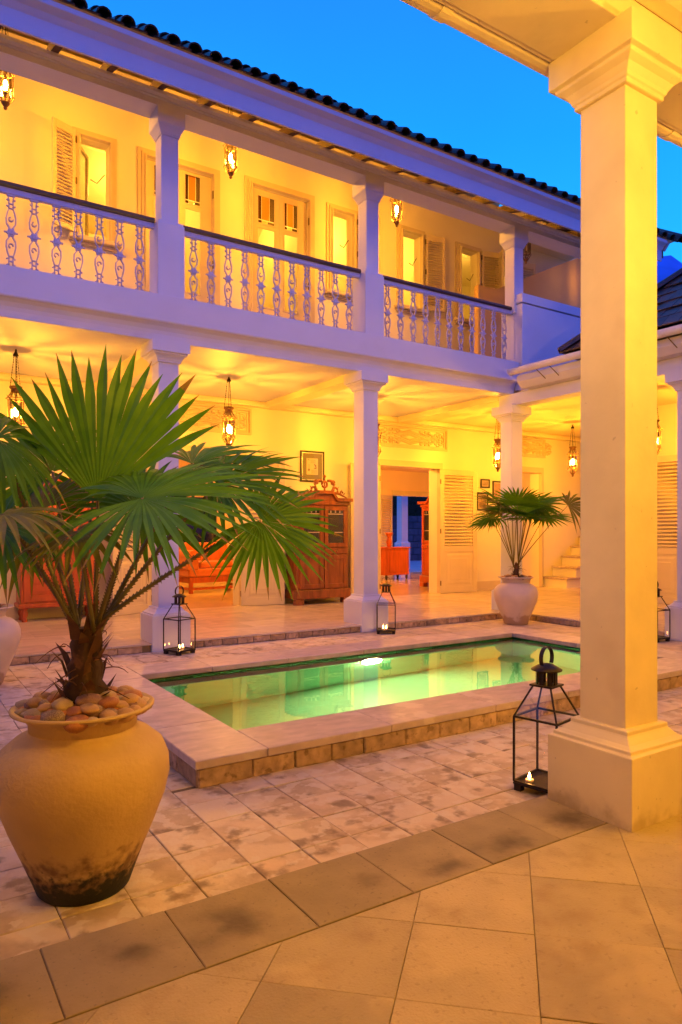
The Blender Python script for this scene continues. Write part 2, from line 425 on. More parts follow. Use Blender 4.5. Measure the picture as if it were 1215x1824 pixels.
# water
M_water = bpy.data.materials.new('pool_water'); M_water.use_nodes = True
_t = M_water.node_tree; _t.nodes.clear()
_g = _t.nodes.new('ShaderNodeBsdfGlossy'); _g.inputs['Roughness'].default_value = 0.015
_r = _t.nodes.new('ShaderNodeBsdfRefraction'); _r.inputs['IOR'].default_value = 1.33; _r.inputs['Roughness'].default_value = 0.0
_r.inputs[0].default_value = (0.86, 1.0, 0.9, 1)
_f = _t.nodes.new('ShaderNodeFresnel'); _f.inputs[0].default_value = 2.7
_m = _t.nodes.new('ShaderNodeMixShader'); _o = _t.nodes.new('ShaderNodeOutputMaterial')
_n = _t.nodes.new('ShaderNodeTexNoise'); _n.inputs['Scale'].default_value = 3.5; _n.inputs['Detail'].default_value = 3
_tc = _t.nodes.new('ShaderNodeTexCoord'); _t.links.new(_tc.outputs['Object'], _n.inputs['Vector'])
_b = _t.nodes.new('ShaderNodeBump'); _b.inputs['Strength'].default_value = 0.018; _b.inputs['Distance'].default_value = 0.05
_t.links.new(_n.outputs['Fac'], _b.inputs['Height'])
for q in (_g, _r, _f): _t.links.new(_b.outputs[0], q.inputs['Normal'])
_t.links.new(_f.outputs[0], _m.inputs[0]); _t.links.new(_r.outputs[0], _m.inputs[1]); _t.links.new(_g.outputs[0], _m.inputs[2]); _t.links.new(_m.outputs[0], _o.inputs[0])

# ------------------------------------------------------------------ dimensions
ZT = 0.10                      # terrace and gallery floors above the courtyard
YW = 11.25                     # rear wall of the north house
PX0, PX1, PY0, PY1 = 1.83, 6.43, 4.03, 6.03      # pool, inside the coping
CW = 0.42
OX0, OX1, OY0, OY1 = PX0 - CW, PX1 + CW, PY0 - CW, PY1 + CW
CZ = 0.155
CAMF = Vector((math.sin(rad(32.98)), math.cos(rad(32.98)), 0)); CAMR = Vector((math.cos(rad(32.98)), -math.sin(rad(32.98)), 0))
def in_view(x, y, z, margin=80):
    d = Vector((x, y, z - CAMZ)); f = d.dot(CAMF)
    if f < 0.2: return False
    u = 607 + 1240 * d.dot(CAMR) / f; v = 947 - 1240 * d.z / f
    return -margin < u < 1215 + margin and -margin < v < 1824 + margin

# ------------------------------------------------------------------ ground, hills
mb = MB()
B = 2500
for x0, x1, y0, y1 in ((-B, B, -B, OY0 + .03), (-B, B, OY1 - .03, B), (-B, OX0 + .03, OY0 + .03, OY1 - .03), (OX1 - .03, B, OY0 + .03, OY1 - .03)):
    mb.add([(x0, y0, -.0065), (x1, y0, -.0065), (x1, y1, -.0065), (x0, y1, -.0065)], [(0, 1, 2, 3)])
ground = tag(mb.build('ground', M_ground, origin=(0, 0, 0)), kind='structure')

mb = MB(); N = 90
r0 = []; r1 = []; r2 = []
for i in range(N + 1):
    a = rad(5 + 120 * i / N)
    h = 0.345 + 0.014 * math.sin(i * 0.83 + .6) + 0.007 * math.sin(i * 2.1)
    r0.append((700 * math.sin(a), 700 * math.cos(a), -5)); r1.append((1100 * math.sin(a), 1100 * math.cos(a), 1100 * h * .62)); r2.append((1500 * math.sin(a), 1500 * math.cos(a), 1500 * h))
mb.loft([r0, r1, r2], True, False, False)
tag(mb.build('hills', M_hill), kind='structure')

# ------------------------------------------------------------------ courtyard paving
def tile_rects():
    xs = [1.025 + 0.2515 * k for k in range(-14, 32)]
    ys = [2.67 + 0.248 * k for k in range(-1, 23)]
    out = []
    for i in range(len(xs) - 1):
        for j in range(len(ys) - 1):
            a, b, c, d = xs[i], xs[i + 1], ys[j], min(ys[j + 1], 8.0)
            if a > 8.5: continue
            b = min(b, 8.5)
            if d - c < .04 or b - a < .04: continue
            ox0, ox1, oy0, oy1 = OX0 + .012, OX1 - .012, OY0 + .012, OY1 - .012
            if a < ox1 and b > ox0 and c < oy1 and d > oy0:
                opts = [(a, min(b, ox0), c, d), (max(a, ox1), b, c, d), (a, b, c, min(d, oy0)), (a, b, max(c, oy1), d)]
                opts = [o for o in opts if o[1] - o[0] > .03 and o[3] - o[2] > .03]
                if not opts: continue
                a, b, c, d = max(opts, key=lambda o: (o[1] - o[0]) * (o[3] - o[2]))
            out.append((a, b, c, d))
    return out
rects = tile_rects()
rects.sort(key=lambda r: (0 if in_view((r[0] + r[1]) / 2, (r[2] + r[3]) / 2, 0, 20) else 1, math.hypot((r[0] + r[1]) / 2, (r[2] + r[3]) / 2)))
me_t = MB().cbox(-.5, .5, -.5, .5, -.011, 0, .006).mesh('paving_tile', M_court)
vis = sum(1 for r in rects if in_view((r[0] + r[1]) / 2, (r[2] + r[3]) / 2, 0, 20))
rest = MB()
for i, (a, b, c, d) in enumerate(rects):
    z = random.uniform(-.003, .002)
    g = random.uniform(.0008, .0022)
    if i < 300:
        me = me_t
        mbt = MB().cbox(-(b - a) / 2 + g, (b - a) / 2 - g, -(d - c) / 2 + g, (d - c) / 2 - g, -.013, 0, .0035)
        Mx = T((a + b) / 2, (c + d) / 2, z) @ RX(random.uniform(-.006, .006)) @ RY(random.uniform(-.006, .006))
        inst('paving_tile', mbt.mesh('paving_tile', M_court), Mx, ground)
    else:
        rest.cbox(a + g, b - g, c + g, d - g, -.013, z, .0045)
tag(rest.build('far_paving', M_far, ground), kind='stuff')

# ------------------------------------------------------------------ near gallery floor
south_floor = tag(MB().box(-5, 9.5, -4, 2.338, -.2, .0935).build('gallery_floor', M_slab), kind='structure')
def poly_tile(poly, z, th, gap, ch, m, parent, name='floor_tile'):
    c = Vector((sum(p[0] for p in poly) / len(poly), sum(p[1] for p in poly) / len(poly)))
    def inset(d):
        n = len(poly); out = []
        for i in range(n):
            p0, p1, p2 = Vector(poly[i - 1]), Vector(poly[i]), Vector(poly[(i + 1) % n])
            e1 = (p1 - p0).normalized(); e2 = (p2 - p1).normalized()
            n1 = Vector((-e1.y, e1.x)); n2 = Vector((-e2.y, e2.x))
            bis = (n1 + n2); k = d / max(0.3, bis.length_squared / 2)
            out.append(p1 + bis * k)
        return out
    a = inset(gap); b = inset(gap + ch)
    rings = [[(p.x - c.x, p.y - c.y, -th) for p in a], [(p.x - c.x, p.y - c.y, -ch * .7) for p in a], [(p.x - c.x, p.y - c.y, 0) for p in b]]
    mbt = MB().loft(rings)
    inst(name, mbt.mesh(name, m), T(c.x, c.y, z + random.uniform(-.001, .0015)) @ RX(random.uniform(-.002, .002)), parent)
xs = [.394 + .3975 * k for k in range(-3, 16)]
for a, b in zip(xs, xs[1:]):
    poly_tile([(a, 1.962), (b, 1.962), (b, 2.338), (a, 2.338)], .1, .012, .0016, .003, M_band, south_floor, 'border_tile')
def clip(poly, ylim):
    out = []
    for i in range(len(poly)):
        p, q = poly[i], poly[(i + 1) % len(poly)]
        if p[1] <= ylim: out.append(p)
        if (p[1] <= ylim) != (q[1] <= ylim):
            t = (ylim - p[1]) / (q[1] - p[1]); out.append((p[0] + t * (q[0] - p[0]), ylim))
    return out
for i in range(-16, 24):
    for j in range(-16, 16):
        cx = 1.465 + .2825 * (i + j); cyy = 1.815 - .2705 * (i - j) - .2705
        pl = [(cx, cyy - .2705), (cx + .2825, cyy), (cx, cyy + .2705), (cx - .2825, cyy)]
        if cyy - .27 > 1.95 or cyy < -1.2 or not (-3 < cx < 8): continue
        pl = clip(pl, 1.957)
        if len(pl) < 3: continue
        if abs(max(p[0] for p in pl) - min(p[0] for p in pl)) < .06: continue
        if any(in_view(p[0], p[1], .1, 200) for p in pl):
            poly_tile(pl, .1, .012, .0011, .002, M_floor, south_floor)
# ------------------------------------------------------------------ columns and house helpers
def column(parent, cx, cy_, zb, zt, m, bev=False):
    sh = MB().sq(cx, cy_, [(.124, zb + .02), (.122, zt - .2)]).build('column', m, parent)
    base = MB().sq(cx, cy_, [(.23, zb), (.23, .416), (.212, .421), (.212, .437), (.204, .440), (.185, .452), (.160, .478), (.155, .485), (.155, .503), (.145, .507), (.12, .507)]).build('plinth', m, sh)
    cap = MB().sq(cx, cy_, [(.115, zt - .247), (.140, zt - .247), (.143, zt - .243), (.143, zt - .226), (.150, zt - .222), (.156, zt - .205), (.175, zt - .178), (.200, zt - .160), (.205, zt - .155), (.205, zt - .143), (.228, zt - .136), (.228, zt)]).build('capital', m, sh)
    if bev:
        for o in (sh, base, cap): bevel(o, .004)
    return sh

def wall_mesh(mb, u0, u1, z0, z1, holes, t0, t1, axis='x'):
    """a wall sheet with rectangular openings; u runs along the wall, t across it"""
    us = sorted({u0, u1, *[h[0] for h in holes], *[h[1] for h in holes]}); zs = sorted({z0, z1, *[h[2] for h in holes], *[h[3] for h in holes]})
    us = [u for u in us if u0 <= u <= u1]; zs = [z for z in zs if z0 <= z <= z1]
    def P(u, t, z): return (u, t, z) if axis == 'x' else (t, u, z)
    def solid(i, j):
        if not (0 <= i < len(us) - 1 and 0 <= j < len(zs) - 1): return False
        um, zm = (us[i] + us[i + 1]) / 2, (zs[j] + zs[j + 1]) / 2
        return not any(h[0] < um < h[1] and h[2] < zm < h[3] for h in holes)
    for i in range(len(us) - 1):
        for j in range(len(zs) - 1):
            if not solid(i, j): continue
            a, b, c, d = us[i], us[i + 1], zs[j], zs[j + 1]
            mb.add([P(a, t0, c), P(b, t0, c), P(b, t0, d), P(a, t0, d)], [(0, 1, 2, 3)])
            mb.add([P(a, t1, c), P(b, t1, c), P(b, t1, d), P(a, t1, d)], [(3, 2, 1, 0)])
            if not solid(i - 1, j): mb.add([P(a, t0, c), P(a, t0, d), P(a, t1, d), P(a, t1, c)], [(0, 1, 2, 3)])
            if not solid(i + 1, j): mb.add([P(b, t0, c), P(b, t0, d), P(b, t1, d), P(b, t1, c)], [(3, 2, 1, 0)])
            if not solid(i, j - 1): mb.add([P(a, t0, c), P(b, t0, c), P(b, t1, c), P(a, t1, c)], [(3, 2, 1, 0)])
            if not solid(i, j + 1): mb.add([P(a, t0, d), P(b, t0, d), P(b, t1, d), P(a, t1, d)], [(0, 1, 2, 3)])
    return mb

# ------------------------------------------------------------------ north house
house = thing('two_storey_house', 'white two storey villa with balcony, arcade and dark tiled eaves behind the pool', 'house', (5.5, 9.6, 0))
HX0, HX1 = -2.2, 12.06
# terrace and hall floors
terrace = tag(MB().box(HX0, 18, 8.02, 17.45, -.1, .084).build('terrace_floor', M_slab), kind='structure')
k = 0
for i in range(0, 27):
    for j in range(0, 6):
        a = -0.9 + .6 * i + (.3 if j % 2 else 0); b = a + .6
        c = 8.0 + .6 * j if j else 7.985; d = min(8.0 + .6 * (j + 1), 11.24)
        if a > 14 or d - c < .05: continue
        if not in_view((a + b) / 2, (c + d) / 2, .1, 60): continue
        mbt = MB().cbox(-(b - a) / 2 + .001, (b - a) / 2 - .001, -(d - c) / 2 + .001, (d - c) / 2 - .001, -.022, 0, .0015)
        inst('floor_tile', mbt.mesh('floor_tile', M_marble), T((a + b) / 2, (c + d) / 2, .1), terrace)
mb = MB(); mb.add([(HX0, 11.24, .1), (18, 11.24, .1), (18, 17.45, .1), (HX0, 17.45, .1)], [(0, 1, 2, 3)])
mb.build('hall_floor', M_hallfl, terrace)
x = -.6
while x < 8.5:
    L = random.uniform(.17, .30); y0 = 8.0 - random.uniform(0, .012)
    if not any(abs(x + L / 2 - cx) < .23 for cx in (-.16, 2.79, 5.74)):
        mbt = MB().cbox(-L / 2 + .003, L / 2 - .003, 0, .06, 0.0, .074, .007)
        inst('riser_stone', mbt.mesh('riser_stone', M_riser), T(x + L / 2, y0, 0), terrace)
    x += L
# ground storey wall
doors = [(3.62, 5.16, .1, 2.72), (8.18, 9.72, .1, 2.72), (11.9, 12.87, .1, 2.78)]
mb = wall_mesh(MB(), HX0, 15.6, .1, 3.76, doors, YW, YW + .26)
wl = mb.build('wall', M_paint, house)
for a, b in ((HX0 + .01, 3.45), (5.3, 8.02), (9.87, 11.75), (13.01, 15.5)): MB().box(a, b, YW - .02, YW - .001, .101, .3).build('skirting', M_trim, house)
# floor slab with the balcony edge and beam
prof = [(7.95, 4.17), (7.95, 3.865), (7.958, 3.85), (7.985, 3.842), (8.02, 3.815), (8.045, 3.77), (8.055, 3.73), (8.06, 3.655), (8.34, 3.655), (8.34, 3.70), (11.25, 3.70), (11.25, 4.17)]
bevel(MB().prism(prof, 'x', HX0, 8.62).build('balcony_slab', M_white, house), .004)
MB().box(8.62, 15.6, 8.36, 11.25, 3.70, 4.17).build('landing_slab', M_ceil, house)
MB().box(HX0, 15.59, 11.512, 17.45, 3.3, 3.6).build('hall_ceiling', M_hall, house)
for cx in (-.16, 2.79, 5.74, 8.70):
    bevel(MB().box(cx - .14, cx + .14, 8.345, YW - .161, 3.59, 3.705).build('ceiling_beam', M_ceil, house), .01)
bevel(MB().box(HX0, 15.59, YW - .16, YW - .002, 3.605, 3.705).build('cornice', M_ceil, house), .03)
for cx in (-.16, 2.79, 5.74): column(house, cx, 8.19, 0, 3.655, M_white)

# carved friezes over the doors
def frieze(x0, x1, z0, z1):
    y = YW
    fr = MB()
    for d, pr in ((0, .05), (.05, .03)):
        a, b, c, e = x0 + d, x1 - d, z0 + d * .8, z1 - d * .8
        t_ = .035
        fr.box(a, b, y - pr, y - .001, e - t_, e).box(a, b, y - pr, y - .001, c, c + t_).box(a, a + t_, y - pr, y - .001, c + t_, e - t_).box(b - t_, b, y - pr, y - .001, c + t_, e - t_)
    f = fr.build('carved_frieze', M_trim, house)
    cv = MB(); cx = (x0 + x1) / 2; cz = (z0 + z1) / 2; hh = (z1 - z0) / 2 - .10; hw = (x1 - x0) / 2 - .1
    for s in (1.0, .78, .45):
        dx, dz = .52 * s, hh * s
        pts = [(cx - dx, y - .012, cz), (cx, y - .012, cz + dz), (cx + dx, y - .012, cz), (cx, y - .012, cz - dz)]
        for p, q in zip(pts, pts[1:] + pts[:1]): cv.tube([p, q], .026, 4, False)
    for sx in (-1, 1):
        for k in range(5):
            px = cx + sx * (.30 + .13 * k)
            for sz in (-1, 1):
                if k < 2:
                    zc = cz + sz * hh * (.72 + .05 * k)
                    r_ = .045
                else:
                    zc = cz + sz * hh * .5; r_ = .075
                pts = []
                for q in range(15):
                    an = q * .55 + k; rr = r_ * (1 - q / 18)
                    pts.append((px + sx * rr * math.cos(an), y - .012, zc + sz * rr * math.sin(an)))
                cv.tube(pts, [.030 - .001 * q for q in range(15)], 5, False)
                for q in range(3):
                    an = k + q * 2.1
                    cv.tube([(px + r_ * math.cos(an), y - .012, zc + r_ * math.sin(an)), (px + (r_ + .03) * math.cos(an + .4), y - .012, zc + (r_ + .03) * math.sin(an + .4))], [.022, .004], 4, False)
    cv.build('carving', M_trim, f)
frieze(3.38, 5.38, 3.11, 3.57); frieze(7.98, 9.98, 3.11, 3.57); frieze(11.72, 13.05, 3.14, 3.58)

# architraves
def architrave(x0, x1, z0, z1, wd=.12, y=YW, head=0.0, name='architrave', sill=False):
    a = MB()
    for d, p in ((0, .035), (wd * .45, .062), (wd * .8, .095)):
        a.box(x0 - wd + d - (0), x0 - wd + d + wd * .45 if d < wd * .8 else x0 - .001, y - p, y - .0005, z0, z1 + wd - d)
        a.box(x1 + .001 if d >= wd * .8 else x1 + wd - d - wd * .45, x1 + wd - d, y - p, y - .0005, z0, z1 + wd - d)
        zt = z1 + wd - d
        a.box(x0 - wd + d + .001, x1 + wd - d - .001, y - p + .0007, y - .0005, (zt - wd * .45) if d < wd * .8 else z1 + .001, zt - .001)
    if head: a.box(x0 - wd - .05, x1 + wd + .05, y - .07, y - .001, z1 + wd, z1 + wd + head)
    o = a.build(name, M_trim, house)
    return o
for a, b, c, d in doors: architrave(a, b, c, d, .13)

# louvred leaves
slat_cache = {}
def leaf_panel(name, parent, wd, ht, M, solid=.36, slats=True, th=.04, hinges=True, pitch=.066, side=1, m=None):
    """a hinged louvred leaf; local x from the hinge, z up, front face towards -y"""
    m = m or M_trim
    st = .105 if wd > .6 else .06
    b = MB()
    b.cbox(0, st, -th / 2, th / 2, 0, ht, .003).cbox(wd - st, wd, -th / 2, th / 2, 0, ht, .003)
    zs = ht * solid
    b.cbox(st, wd - st, -th / 2 + .001, th / 2 - .001, 0, .13 if solid else .07, .002).cbox(st, wd - st, -th / 2 + .001, th / 2 - .001, ht - .12, ht, .002)
    if solid:
        b.cbox(st, wd - st, -th / 2 + .001, th / 2 - .001, zs - .07, zs + .05, .002)
        b.box(st, wd - st, -.006, .006, .13, zs - .07)
    lo = (zs + .05) if solid else .07
    me = b.mesh(name, m)
    o = inst(name, me, M, parent)
    if solid:
        p = MB().sq(0, 0, [(.5, 0), (.44, .5), (.36, .5), (.34, .72)])
        p.V = [Vector((v.x * (wd - 2 * st - .08) + wd / 2, -.006 - v.z * .018, v.y * (zs - .07 - .13 - .08) + (.13 + zs - .07) / 2)) for v in p.V]
        p.build('panel', m, o, local=True)
    key = (round(wd, 3), name)
    if key not in slat_cache:
        slat_cache[key] = MB().box(st - .004, wd - st + .004, -.020, .020, -.0045, .0045).mesh('slat', m)
    n = int((ht - .12 - lo) / pitch); 
    for i in range(n):
        inst('slat', slat_cache[key], M @ T(0, 0, lo + (i + .5) * (ht - .12 - lo) / n) @ RX(rad(48)), o)
    if hinges:
        for f in (.08, .5, .9):
            h = MB().box(-.012, .012, -th / 2 - .008, -th / 2 + .012, ht * f - .05, ht * f + .05)
            h.build('hinge', M_hinge, o, local=True)
    return o
DH = 2.61
leaf_panel('door_leaf', house, .78, DH, T(5.17, 11.19, .105) @ RZ(rad(-16)))
leaf_panel('door_leaf', house, .80, DH, T(3.58, 11.20, .105) @ RZ(rad(180 + 26)) @ SCL(1, -1, 1))
leaf_panel('door_leaf', house, .94, DH, T(9.74, 11.17, .105) @ RZ(rad(-7)))
leaf_panel('door_leaf', house, .78, DH, T(8.16, 11.18, .105) @ RZ(rad(180 + 9)) @ SCL(1, -1, 1))

# upper storey
UZ = 4.17
def balc_door_hole(x0, x1): return (x0, x1, UZ + .02, 7.58)
uholes = [(3.50, 4.66, UZ + .03, 7.50), (5.39, 6.56, UZ + .03, 7.56)]
wins = [(2.47, 2.92, 5.96, 7.52), (7.07, 7.56, 5.98, 7.54), (8.75, 9.26, 6.0, 7.54), (10.34, 10.87, 6.0, 7.54), (11.55, 12.05, 6.0, 7.54), (.2, .7, 5.96, 7.52)]
mb = wall_mesh(MB(), HX0, 13.9, UZ, 8.75, uholes + wins, YW, YW + .2)
mb.build('upper_wall', M_paint, house)
MB().box(HX0, 13.9, 11.45, 14.6, 8.3, 8.4).box(HX0, 13.9, 14.5, 14.6, UZ, 8.3).box(HX0 - .1, HX0, 11.45, 14.6, UZ, 8.3).box(13.9, 14.0, 11.25, 14.6, UZ, 8.3).build('room_wall', M_paint, house)
MB().box(HX0, 13.9, 11.45, 14.5, UZ - .4, UZ + .01).build('room_floor', M_hallfl, house)
for xp in (4.95, 6.85, 8.2, 10.0): MB().box(xp - .06, xp + .06, 11.46, 14.5, UZ, 8.3).build('partition', M_paint, house)

def window(x0, x1, z0, z1, lean=28):
    fr = architrave(x0, x1, z0 - .0, z1, .11, name='window')
    MB().cbox(x0 - .17, x1 + .17, YW - .14, YW - .001, z0 - .07, z0 - .002, .008).cbox(x0 - .13, x1 + .13, YW - .06, YW - .001, z0 - .12, z0 - .072, .008).build('sill', M_trim, fr)
    wd = x1 - x0
    Mh = T(x0 + .015, YW + .16, z0 + .01) @ RZ(rad(lean + 30))
    s = MB(); st = .05; ht = z1 - z0 - .03
    s.box(0, st, -.02, .02, 0, ht).box(wd - .03 - st, wd - .03, -.02, .02, 0, ht).box(st, wd - .03 - st, -.019, .019, 0, st).box(st, wd - .03 - st, -.019, .019, ht - st, ht)
    so = inst('sash', s.mesh('sash', M_trim), Mh, fr)
    p = MB().box(st, wd - .03 - st, -.002, .002, st, ht - st); inst('pane', p.mesh('pane', M_glass), Mh, fr)
    MB().tube([(x1 - .28, YW + .02, z0 + ht * .62), (x1 - .18, YW + .03, z0 + ht * .60), (x1 - .05, YW + .06, z0 + ht * .72)], .009, 5).build('stay', M_hinge, fr)
    return fr
for wn in wins: window(*wn)
def shutter(xh, z0, wd, ht, ang):
    M = T(xh, YW - .055, z0) @ (RZ(rad(ang)) if abs(ang) < 90 else RZ(rad(ang)) @ SCL(1, -1, 1))
    return leaf_panel('shutter', house, wd, ht, M, solid=0, th=.035, pitch=.052)
shutter(2.40, 6.0, .40, 1.58, 180 + 24)
shutter(7.66, 6.02, .44, 1.56, -52)
shutter(9.36, 6.02, .46, 1.56, -12)
shutter(10.96, 6.04, .50, 1.56, -14)
shutter(11.46, 6.02, .42, 1.56, 180 + 60)
shutter(12.14, 6.04, .46, 1.56, -12)

def balcony_door(x0, x1, z0, z1):
    tr = architrave(x0, x1, z0, z1, .13, name='balcony_door')
    n = (x0 + x1) / 2
    for a, b, s in ((x0 + .006, n - .002, 1), (n + .002, x1 - .006, -1)):
        st = .15 if (s == 1) else .09
        l, r = (a + .13, b - .085) if s == 1 else (a + .085, b - .19)
        zt0, zt1 = z0 + 2.72, z0 + 3.24          # stained light
        zb0, zb1 = z0 + 1.22, z0 + 2.66
        y0, y1 = YW + .03, YW + .075
        f = MB().box(a, l, y0, y1, z0, z1 - .01).box(r, b, y0, y1, z0, z1 - .01)
        f.box(l, r, y0 + .001, y1 - .001, z0, zb0).box(l, r, y0 + .001, y1 - .001, zb1, zt0).box(l, r, y0 + .001, y1 - .001, zt1, z1 - .01)
        lf = f.build('door_leaf', M_trim, tr)
        bd = MB()
        for (c, d) in ((zt0, zt1), (zb0, zb1)):
            q = .018
            bd.box(l, l + q, y0 - .012, y0, c, d).box(r - q, r, y0 - .012, y0, c, d).box(l + q, r - q, y0 - .012, y0, c, c + q).box(l + q, r - q, y0 - .012, y0, d - q, d)
        bd.build('bead', M_trim, tr)
        w_ = r - l
        for (fa, fb, za, zb_, mi) in ((0, .28, .18, 1, 1), (.28, .72, .18, 1, 0), (.72, 1, .18, 1, 3), (0, .3, 0, .16, 1), (.3, .62, 0, .16, 2), (.62, 1, 0, .16, 3)):
            g = MB().box(l + fa * w_ + .004, l + fb * w_ - .004, y0 + .018, y0 + .024, zt0 + za * (zt1 - zt0) + .004, zt0 + zb_ * (zt1 - zt0) - .004)
            g.build('pane', M_stain[mi], tr)
        MB().box(l, r, y0 + .018, y0 + .022, zb0, zb1).build('pane', M_glass, tr)
    kx = n - .06
    MB().lathe([(0, -.06), (.03, -.055), (.038, -.035), (.028, -.015), (.014, -.008), (.014, .03)], 12).build('knob', M_hinge, tr)
    kn = tr.children[-1]; kn.matrix_basis = W[tr].inverted() @ T(x0 + .07, YW + .03, z0 + 1.42) @ RX(rad(-90)); W[kn] = T(x0 + .07, YW + .03, z0 + 1.42) @ RX(rad(-90))
    for zz in (.35, 1.7, 2.9): MB().box(x1 - .012, x1 + .022, YW - .06, YW - .03, z0 + zz, z0 + zz + .13).build('hinge', M_hinge, tr)
balcony_door(3.50, 4.66, UZ + .04, 7.50); balcony_door(5.39, 6.56, UZ + .04, 7.56)

# balustrade
def baluster_mesh():
    b = MB()
    def rib(pts, wd=.0105):
        for p, q in zip(pts, pts[1:]):
            p = Vector((p[0], 0, p[1])); q = Vector((q[0], 0, q[1])); d = (q - p); L = d.length
            if L < 1e-6: continue
            an = math.atan2(d.x, d.z)
            b.box(-wd / 2, wd / 2, -.011, .011, -.003, L + .003, T(*p) @ RY(an))
    H = .40
    def half(f):
        F = lambda pts: [(x, f(z)) for x, z in pts]
        z0, z1 = sorted((f(0), f(.02))); b.box(-.042, .042, -.016, .016, z0, z1)
        for s in (-1, 1):
            rib(F([(s * .026, .02), (s * .020, .06), (s * .020, .15), (s * .034, .19), (s * .047, .25), (s * .044, .31), (s * .016, .352)]))
            for zz in (.07, .135): rib(F([(s * .018, zz), (s * .042, zz - .012)]), .010)
        rib(F([(-.02, .10), (.02, .10)]), .010); rib(F([(-.024, .15), (.024, .15)]), .010)
        for cz_, r_ in ((.262, .022),):
            pts = [(r_ * math.cos(a * math.pi / 5), cz_ + r_ * math.sin(a * math.pi / 5)) for a in range(8 if cz_ > .25 else 11)]
            rib(F(pts), .010)
    half(lambda z: z); half(lambda z: .80 - z)
    # rosette
    n = 12
    ring = [((.052 if i % 2 == 0 else .036) * math.cos(2 * math.pi * i / n), (.052 if i % 2 == 0 else .036) * math.sin(2 * math.pi * i / n)) for i in range(n)]
    b.loft([[(x, -.014, .4 + z) for x, z in ring], [(x, .014, .4 + z) for x, z in ring]])
    b.box(-.068, .068, -.009, .009, .394, .406)
    b.sq(0, 0, [(.028, 0), (.02, .012)])
    for v in b.V[-16:]: v.x, v.y, v.z = v.x, -.014 - v.z, .4 + v.y
    return b.mesh('baluster', M_cast)
me_bal = baluster_mesh()
bays = [(-.16 + .16, 2.79 - .16), (2.79 + .16, 5.74 - .16), (5.74 + .16, 8.64)]
for a, b in bays:
    r = MB().prism([(8.075, 5.07), (8.082, 5.045), (8.168, 5.045), (8.175, 5.07), (8.165, 5.10), (8.14, 5.112), (8.11, 5.112), (8.085, 5.10)], 'x', a + .002, b - .002).build('balcony_rail', M_rail, house)
    MB().box(a + .002, b - .002, 8.10, 8.15, 4.985, 5.044).build('under_rail', M_cast, r)
    for i in range(11):
        inst('baluster', me_bal, T(a + (b - a) * (i + .75) / 11.5, 8.125, UZ + .003) @ SCL(1, 1, 1.018), r)
for cx in (-.16, 2.79, 5.74, 8.70):
    sh = MB().sq(cx, 8.13, [(.105, 5.0), (.103, 6.2)]).build('column', M_white, house)
    if cx < 8: MB().sq(cx, 8.13, [(.16, UZ + .002), (.16, 5.02), (.15, 5.03), (.15, 5.055), (.11, 5.06)]).build('pedestal', M_white, sh)
    MB().sq(cx, 8.13, [(.1, 6.08), (.116, 6.085), (.116, 6.10), (.122, 6.105), (.13, 6.13), (.15, 6.17), (.158, 6.18), (.165, 6.20), (.165, 6.375)]).build('capital', M_white, sh)
# upper beam, eaves, roof
prof = [(7.975, 6.378), (7.975, 6.45), (7.955, 6.46), (7.955, 6.475), (7.93, 6.50), (7.93, 6.54), (8.29, 6.54), (8.29, 6.378)]
MB().prism(prof[::-1], 'x', HX0, HX1 - .2).build('upper_beam', M_white, house)
tan = math.tan(rad(31))
prof = [(7.44, 6.315), (7.44, 6.50), (7.425, 6.52), (7.40, 6.56), (7.36, 6.585), (7.33, 6.60), (7.33, 6.655), (7.47, 6.655), (7.47, 6.315)]
bevel(MB().prism(prof[::-1], 'x', HX0, HX1 - .28).build('eave_fascia', M_white, house), .004)
MB().prism([(8.34, 6.56), (8.9, 6.56), (8.9, 8.0), (11.24, 8.0), (11.24, 8.90), (8.34, 7.16)], 'x', HX1 - .2, HX1 - .1).build('gable_wall', M_paint, house)
zr = lambda y: 6.70 + (y - 7.36) * tan
prof = [(7.36, zr(7.36)), (7.47, zr(7.47) - .07), (11.6, zr(11.6) - .1), (15.2, zr(8.0) - .1), (15.3, zr(8.0)), (11.6, zr(11.6))]
roof = MB().prism(prof, 'x', HX0, HX1 - .02).build('roof', M_ceil, house)
x = HX0 + .2
while x < HX1 - .1:
    MB().prism([(7.472, 6.40), (7.94, 6.542), (8.25, 6.542), (8.25, 6.72), (7.472, 6.60)], 'x', x, x + .075).build('rafter', M_rafter, roof)
    x += .575
# roof tiles: barrel cover tiles and pans along the eave
def barrel(rx, rz, L, n=7, th=.014):
    rings = []
    for k, (y, s) in enumerate(((0, 1.0), (L * .5, .96), (L, .9))):
        out = [(rx * s * math.cos(math.pi * i / n), y, rz * s * math.sin(math.pi * i / n)) for i in range(n + 1)]
        inn = [((rx * s - th) * math.cos(math.pi * i / n), y, (rz * s - th) * math.sin(math.pi * i / n)) for i in range(n, -1, -1)]
        rings.append(out + inn)
    return MB().loft(rings, False)
me_cov = barrel(.082, .075, .34).mesh('roof_tile', M_roof)
me_end = MB().lathe([(.001, .0), (.072, 0), (.072, .03), (.001, .03)], 14).mesh('tile_cap', M_roof)
me_pan = MB().box(-.085, .085, 0, .34, 0, .016).mesh('roof_tile', M_roof)
slope = RX(rad(31))
x = -.6
cells = []
while x < HX1 - .05:
    for k in range(2):
        y = 7.30 + .25 * k
        M = T(x, y, zr(y) + .012 + .012 * k) @ RZ(random.uniform(-.03, .03)) @ slope @ RX(rad(-3))
        inst('roof_tile', me_cov, M @ T(0, 0, .018) @ SCL(random.uniform(.95, 1.06), 1, random.uniform(.94, 1.08)), roof)
        inst('roof_tile', me_pan, M @ T(.122, 0.01, -.004), roof)
    x += .2445
up = MB()
x = -.6
